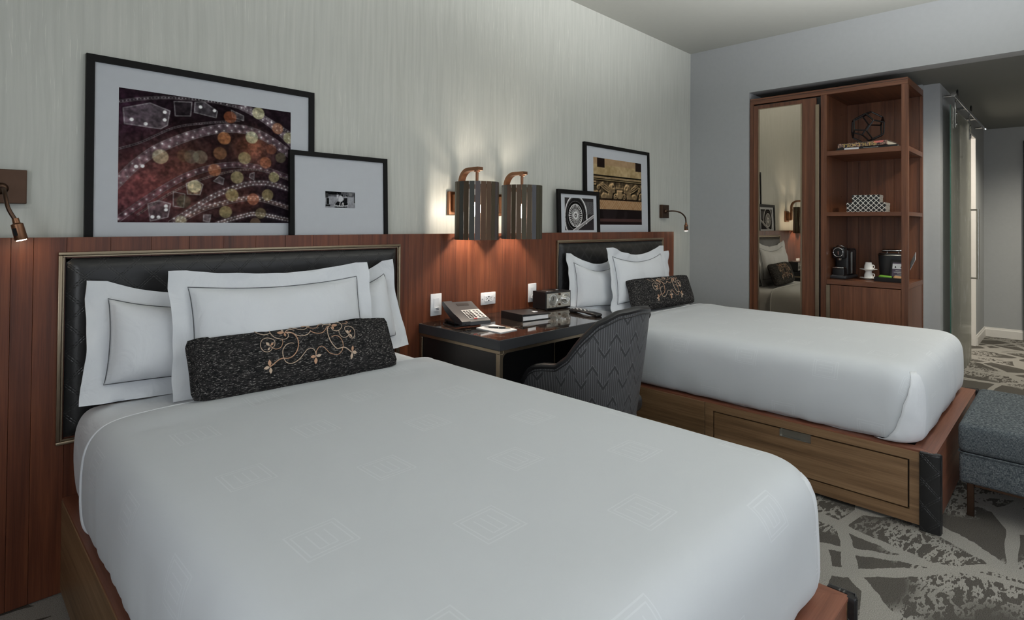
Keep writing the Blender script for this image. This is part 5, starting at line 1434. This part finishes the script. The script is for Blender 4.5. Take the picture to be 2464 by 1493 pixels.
# patterned boxes
def deco_box(label, loc, rz, hw, hd, h):
    def uvbox(x0, x1, y0, y1, z0, z1):
        fs = [([(x0, y0, z0), (x0, y1, z0), (x0, y1, z1), (x0, y0, z1)], 1, 2), ([(x1, y0, z0), (x1, y1, z0), (x1, y1, z1), (x1, y0, z1)], 1, 2), ([(x0, y0, z0), (x1, y0, z0), (x1, y0, z1), (x0, y0, z1)], 0, 2),
              ([(x0, y1, z0), (x1, y1, z0), (x1, y1, z1), (x0, y1, z1)], 0, 2), ([(x0, y0, z1), (x1, y0, z1), (x1, y1, z1), (x0, y1, z1)], 0, 1), ([(x0, y0, z0), (x1, y0, z0), (x1, y1, z0), (x0, y1, z0)], 0, 1)]
        m = MB(); uv = []
        for q_, a, b in fs: m.add(q_, [(0, 1, 2, 3)]); uv += [(p[a], p[b]) for p in q_]
        return m, uv
    T = Thing('decorative_box', label, 'box', loc, (0, 0, R(rz)), 'black and white patterned boxes', world=False)
    m, uv = uvbox(-hd, hd, -hw, hw, 0, h*.66); T.part('body', m, M['quatrefoil'], uv=uv)
    m, uv = uvbox(-hd-.0015, hd+.0015, -hw-.0015, hw+.0015, h*.665, h); T.part('lid', m, M['quatrefoil'], uv=uv)
deco_box('larger black and white quatrefoil box on the middle shelf', (5.30, 1.190, 1.4105), 3, .133, .10, .0765)
deco_box('smaller black and white quatrefoil box stacked on the larger one', (5.30, 1.195, 1.4875), 3, .094, .075, .062)
# coffee machine
CM = Thing('coffee_machine', 'black capsule coffee machine with a round chrome-ringed front, on the counter shelf', 'coffee machine', (5.26, 1.362, .8725), (0, 0, R(-4)), world=False)
CM.part('base', MB().box(-.12, .16, -.062, .062, 0, .026, .010, 3), M['charcoal_plastic'], smooth=True)
CM.part('body', MB().box(-.03, .14, -.048, .048, .0265, .235, .012, 3), M['black_plastic'], smooth=True)
CM.part('head', MB().box(-.105, -.0305, -.044, .044, .165, .255, .012, 3), M['black_plastic'], smooth=True)
CM.part('front_ring', MB().tube([(-.107, .036*math.cos(a), .215+.036*math.sin(a)) for a in [2*math.pi*k/36 for k in range(36)]], .0032, 8, True), M['chrome'], smooth=True)
CM.part('front_logo', MB().box(-.108, -.1052, -.002, .002, .195, .222), M['chrome'])
CM.part('lever', MB().tube(smooth_path([(-.06, -.03, .258), (-.07, -.012, .268), (-.07, .012, .268), (-.06, .03, .258)], 6), .005, 8), M['chrome'], smooth=True)
CM.part('spout', MB().lathe([(.012, .15), (.016, .165)], (-.075, 0, 0), 16), M['chrome'], smooth=True)
CM.part('cup_support', MB().box(-.11, -.031, -.040, .040, .084, .096, .004, 2), M['chrome'], smooth=True)
CM.part('drip_tray', MB().box(-.108, -.031, -.042, .042, .0265, .083, .004, 2), M['black_plastic'], smooth=True)
CM.part('drip_grid', MB().box(-.116, -.030, -.045, .045, .0262, .0295), M['chrome'])
CM.part('water_tank', MB().lathe([(.036, .03), (.038, .225), (.030, .240)], (.185, 0, 0), 24), M['black_plastic'], smooth=True)
CM.part('tank_trim', MB().box(.05, .06, -.053, -.0482, .04, .215), M['steel'])
# cups and saucers, the upper pair standing on the upturned lower cup
def saucer(label, z): 
    prof = [(.026, 0), (.027, .003), (.040, .006), (.060, .013), (.062, .0135), (.060, .0155), (.038, .0095), (.020, .0075), (.002, .0075)]
    single('saucer', MB().lathe(prof, (0, 0, 0), 40), M['porcelain'], label, 'saucer', (5.290, 1.186, z), smooth=True, world=False, group='white saucers', auto=60)
def cup(label, z, rz):
    T = Thing('cup', label, 'cup', (5.290, 1.186, z), (0, 0, R(rz)), 'white espresso cups', world=False)
    T.part('bowl', MB().lathe([(.031, 0), (.031, .004), (.029, .03), (.0225, .050), (.0225, .056), (.020, .058), (.002, .058)], (0, 0, 0), 32), M['porcelain'], smooth=True, auto=60)
    T.part('handle', MB().tube(smooth_path([(.027, 0, .034), (.040, 0, .034), (.046, 0, .022), (.040, 0, .010), (.029, 0, .008)], 6), .0036, 8), M['porcelain'], smooth=True)
saucer('lower white saucer on the counter shelf', .8725); cup('lower white espresso cup, upside down on its saucer', .8832, -50)
saucer('upper white saucer resting on the lower cup', .9418); cup('upper white espresso cup, topmost of the stack', .9525, -50)
# ice bucket
IB = Thing('ice_bucket', 'dark grey ice bucket with a chrome-ended lid, behind the corner post', 'ice bucket', (5.46, 1.050, .8725), world=False)
IB.part('bucket', MB().lathe([(.085, 0), (.092, .01), (.102, .195), (.104, .20), (.098, .20)], (0, 0, 0), 40), M['charcoal_plastic'], smooth=True)
IB.part('rim', MB().lathe([(.1045, .194), (.106, .197), (.1045, .201)], (0, 0, 0), 40, cap=False), M['steel'], smooth=True)
IB.part('lid', MB().lathe([(.100, .2005), (.098, .208), (.02, .212)], (0, 0, 0), 40), M['black_plastic'], smooth=True)
IB.part('lid_handle', MB().tube([(-.02, .075, .228), (-.02, .066, .232), (-.02, -.06, .234), (-.02, -.068, .229)], [.006, .011, .011, .006], 12), M['chrome'], smooth=True)
for y in (.04, -.04): IB.part('handle_post', MB().lathe([(.005, .211), (.005, .224)], (-.02, y, 0), 10), M['chrome'])
# framed menu card
MF = Thing('menu_stand', 'black tilted display holding a printed price card, behind the corner post', 'display', (5.300, .985, .8725), (0, R(12), R(-8)), world=False)
MF.part('frame', MB().box(-.006, .006, -.062, .062, 0, .165, .002, 1), M['black'])
cd = MF.part('card', MB().box(-.0075, -.0062, -.050, .046, .02, .145), plain('purple_card', srgb(90, 78, 96), .5))
MF.part('card_header', MB().box(-.0085, -.0076, -.050, .046, .095, .135), M['white_plastic'], sub=cd)
for y in (.025, -.015):
    MF.part('print_mark', MB().add([(-.0088, y-.006, .103), (-.0088, y+.006, .103), (-.0088, y+.003, .115), (-.0088, y-.003, .115)], [(0, 1, 2, 3)]), M['black_plastic'], sub=cd)
for k in range(5):
    MF.part('print_line', MB().box(-.0082, -.0076, -.04+.008*(k % 2), .035-.012*(k % 3), .030+.012*k, .034+.012*k), M['key_white'], sub=cd)
MF.part('rear_stay', MB().box(.006, .07, -.006, .006, .0, .006), M['black'])
single('leaflet', MB().box(-.055, .055, -.0012, .0012, 0, .105), M['paper'], 'white folded leaflet leaning behind the corner post', 'leaflet', (5.44, .932, .985), (R(20), R(-30), R(8)), world=False)
# tray with snacks
TR = Thing('tray', 'low black snack tray on the counter shelf, in front of the ice bucket', 'tray', (5.215, 1.020, .8725), (0, 0, R(-6)), world=False)
TR.part('floor_panel', MB().box(-.075, .06, -.09, .09, 0, .005), M['black_plastic'])
for a in ((-.075, -.07, -.09, .09), (.055, .06, -.09, .09)): TR.part('rim', MB().box(*a, .0052, .034), M['black_plastic'])
for a in ((-.0698, .0548, -.09, -.085), (-.0698, .0548, .085, .09)): TR.part('rim', MB().box(*a, .0052, .034), M['black_plastic'])
single('snack_packet', MB().box(-.018, .018, -.042, .042, 0, .030, .006, 2).box(-.012, .012, -.05, .05, .011, .014), M['green_pack'], 'green snack packet in the black tray', 'packet', (5.215, 1.055, .886), (R(4), R(-14), R(-12)), group='snacks in the tray', smooth=True, world=False)
single('snack_packet', MB().box(-.022, .022, -.030, .030, 0, .034, .008, 2), M['tan_pack'], 'tan snack packet in the black tray', 'packet', (5.205, .972, .884), (R(5), R(8), R(20)), group='snacks in the tray', smooth=True, world=False)

# ------------------------------------------------------------------ sliding glass door in the hall
GY = .725
GD = Thing('sliding_door', 'frosted glass sliding door hanging from a steel track in the hall', 'door', (6.47, GY, 0))
gx0, gx1, gz1 = 5.83, 7.085, 2.30
GD.part('glass', MB().box(gx0, gx1, GY-.004, GY+.004, .012, gz1, .001, 1), M['frosted'], label='frosted glass leaf')
GD.part('glass_edge', MB().box(gx0-.0015, gx0-.0001, GY-.004, GY+.004, .012, gz1), M['glass_edge'], label='green polished glass edge')
for x in (6.02, 6.90):
    hg = GD.part('hanger', MB().box(x-.017, x+.017, GY-.016, GY-.0055, 2.13, 2.40, .002, 1), M['chrome'])
    GD.part('roller', MB().lathe([(.024, GY-.030), (.030, GY-.024), (.024, GY-.018)], (x, 0, 2.425), 20, axis=1), M['black_plastic'], smooth=True, sub=hg)
    for z in (2.16, 2.25):
        GD.part('clamp_disc', MB().lathe([(.022, GY-.024), (.022, GY-.0162)], (x, 0, z), 18, axis=1), M['chrome'], smooth=True, sub=hg)
hd_ = GD.part('handle', MB().tube([(7.02, GY-.062, .80), (7.02, GY-.062, 1.475)], .0115, 10), M['steel'], smooth=True)
for z in (.81, 1.465):
    GD.part('handle_post', MB().tube([(7.02, GY-.062, z), (7.02, GY-.006, z)], .008, 8), M['steel'], smooth=True, sub=hd_)
TK = Thing('door_track', 'round steel rail on wall brackets above the glass door', 'rail', (6.95, YH, 2.37))
TK.part('rail', MB().tube([(5.79, GY-.024, 2.375), (8.03, GY-.024, 2.375)], .0125, 12), M['chrome'], smooth=True)
for x in (5.86, 6.55, 7.25, 7.95):
    TK.part('standoff', MB().tube([(x, GY-.024, 2.375), (x, YH-.001, 2.375)], .011, 10), M['chrome'], smooth=True)
for x in (5.80, 8.02): TK.part('end_stop', MB().lathe([(.02, -.008), (.02, .008)], (x, GY-.024, 2.375), 14, axis=0), M['chrome'], smooth=True)
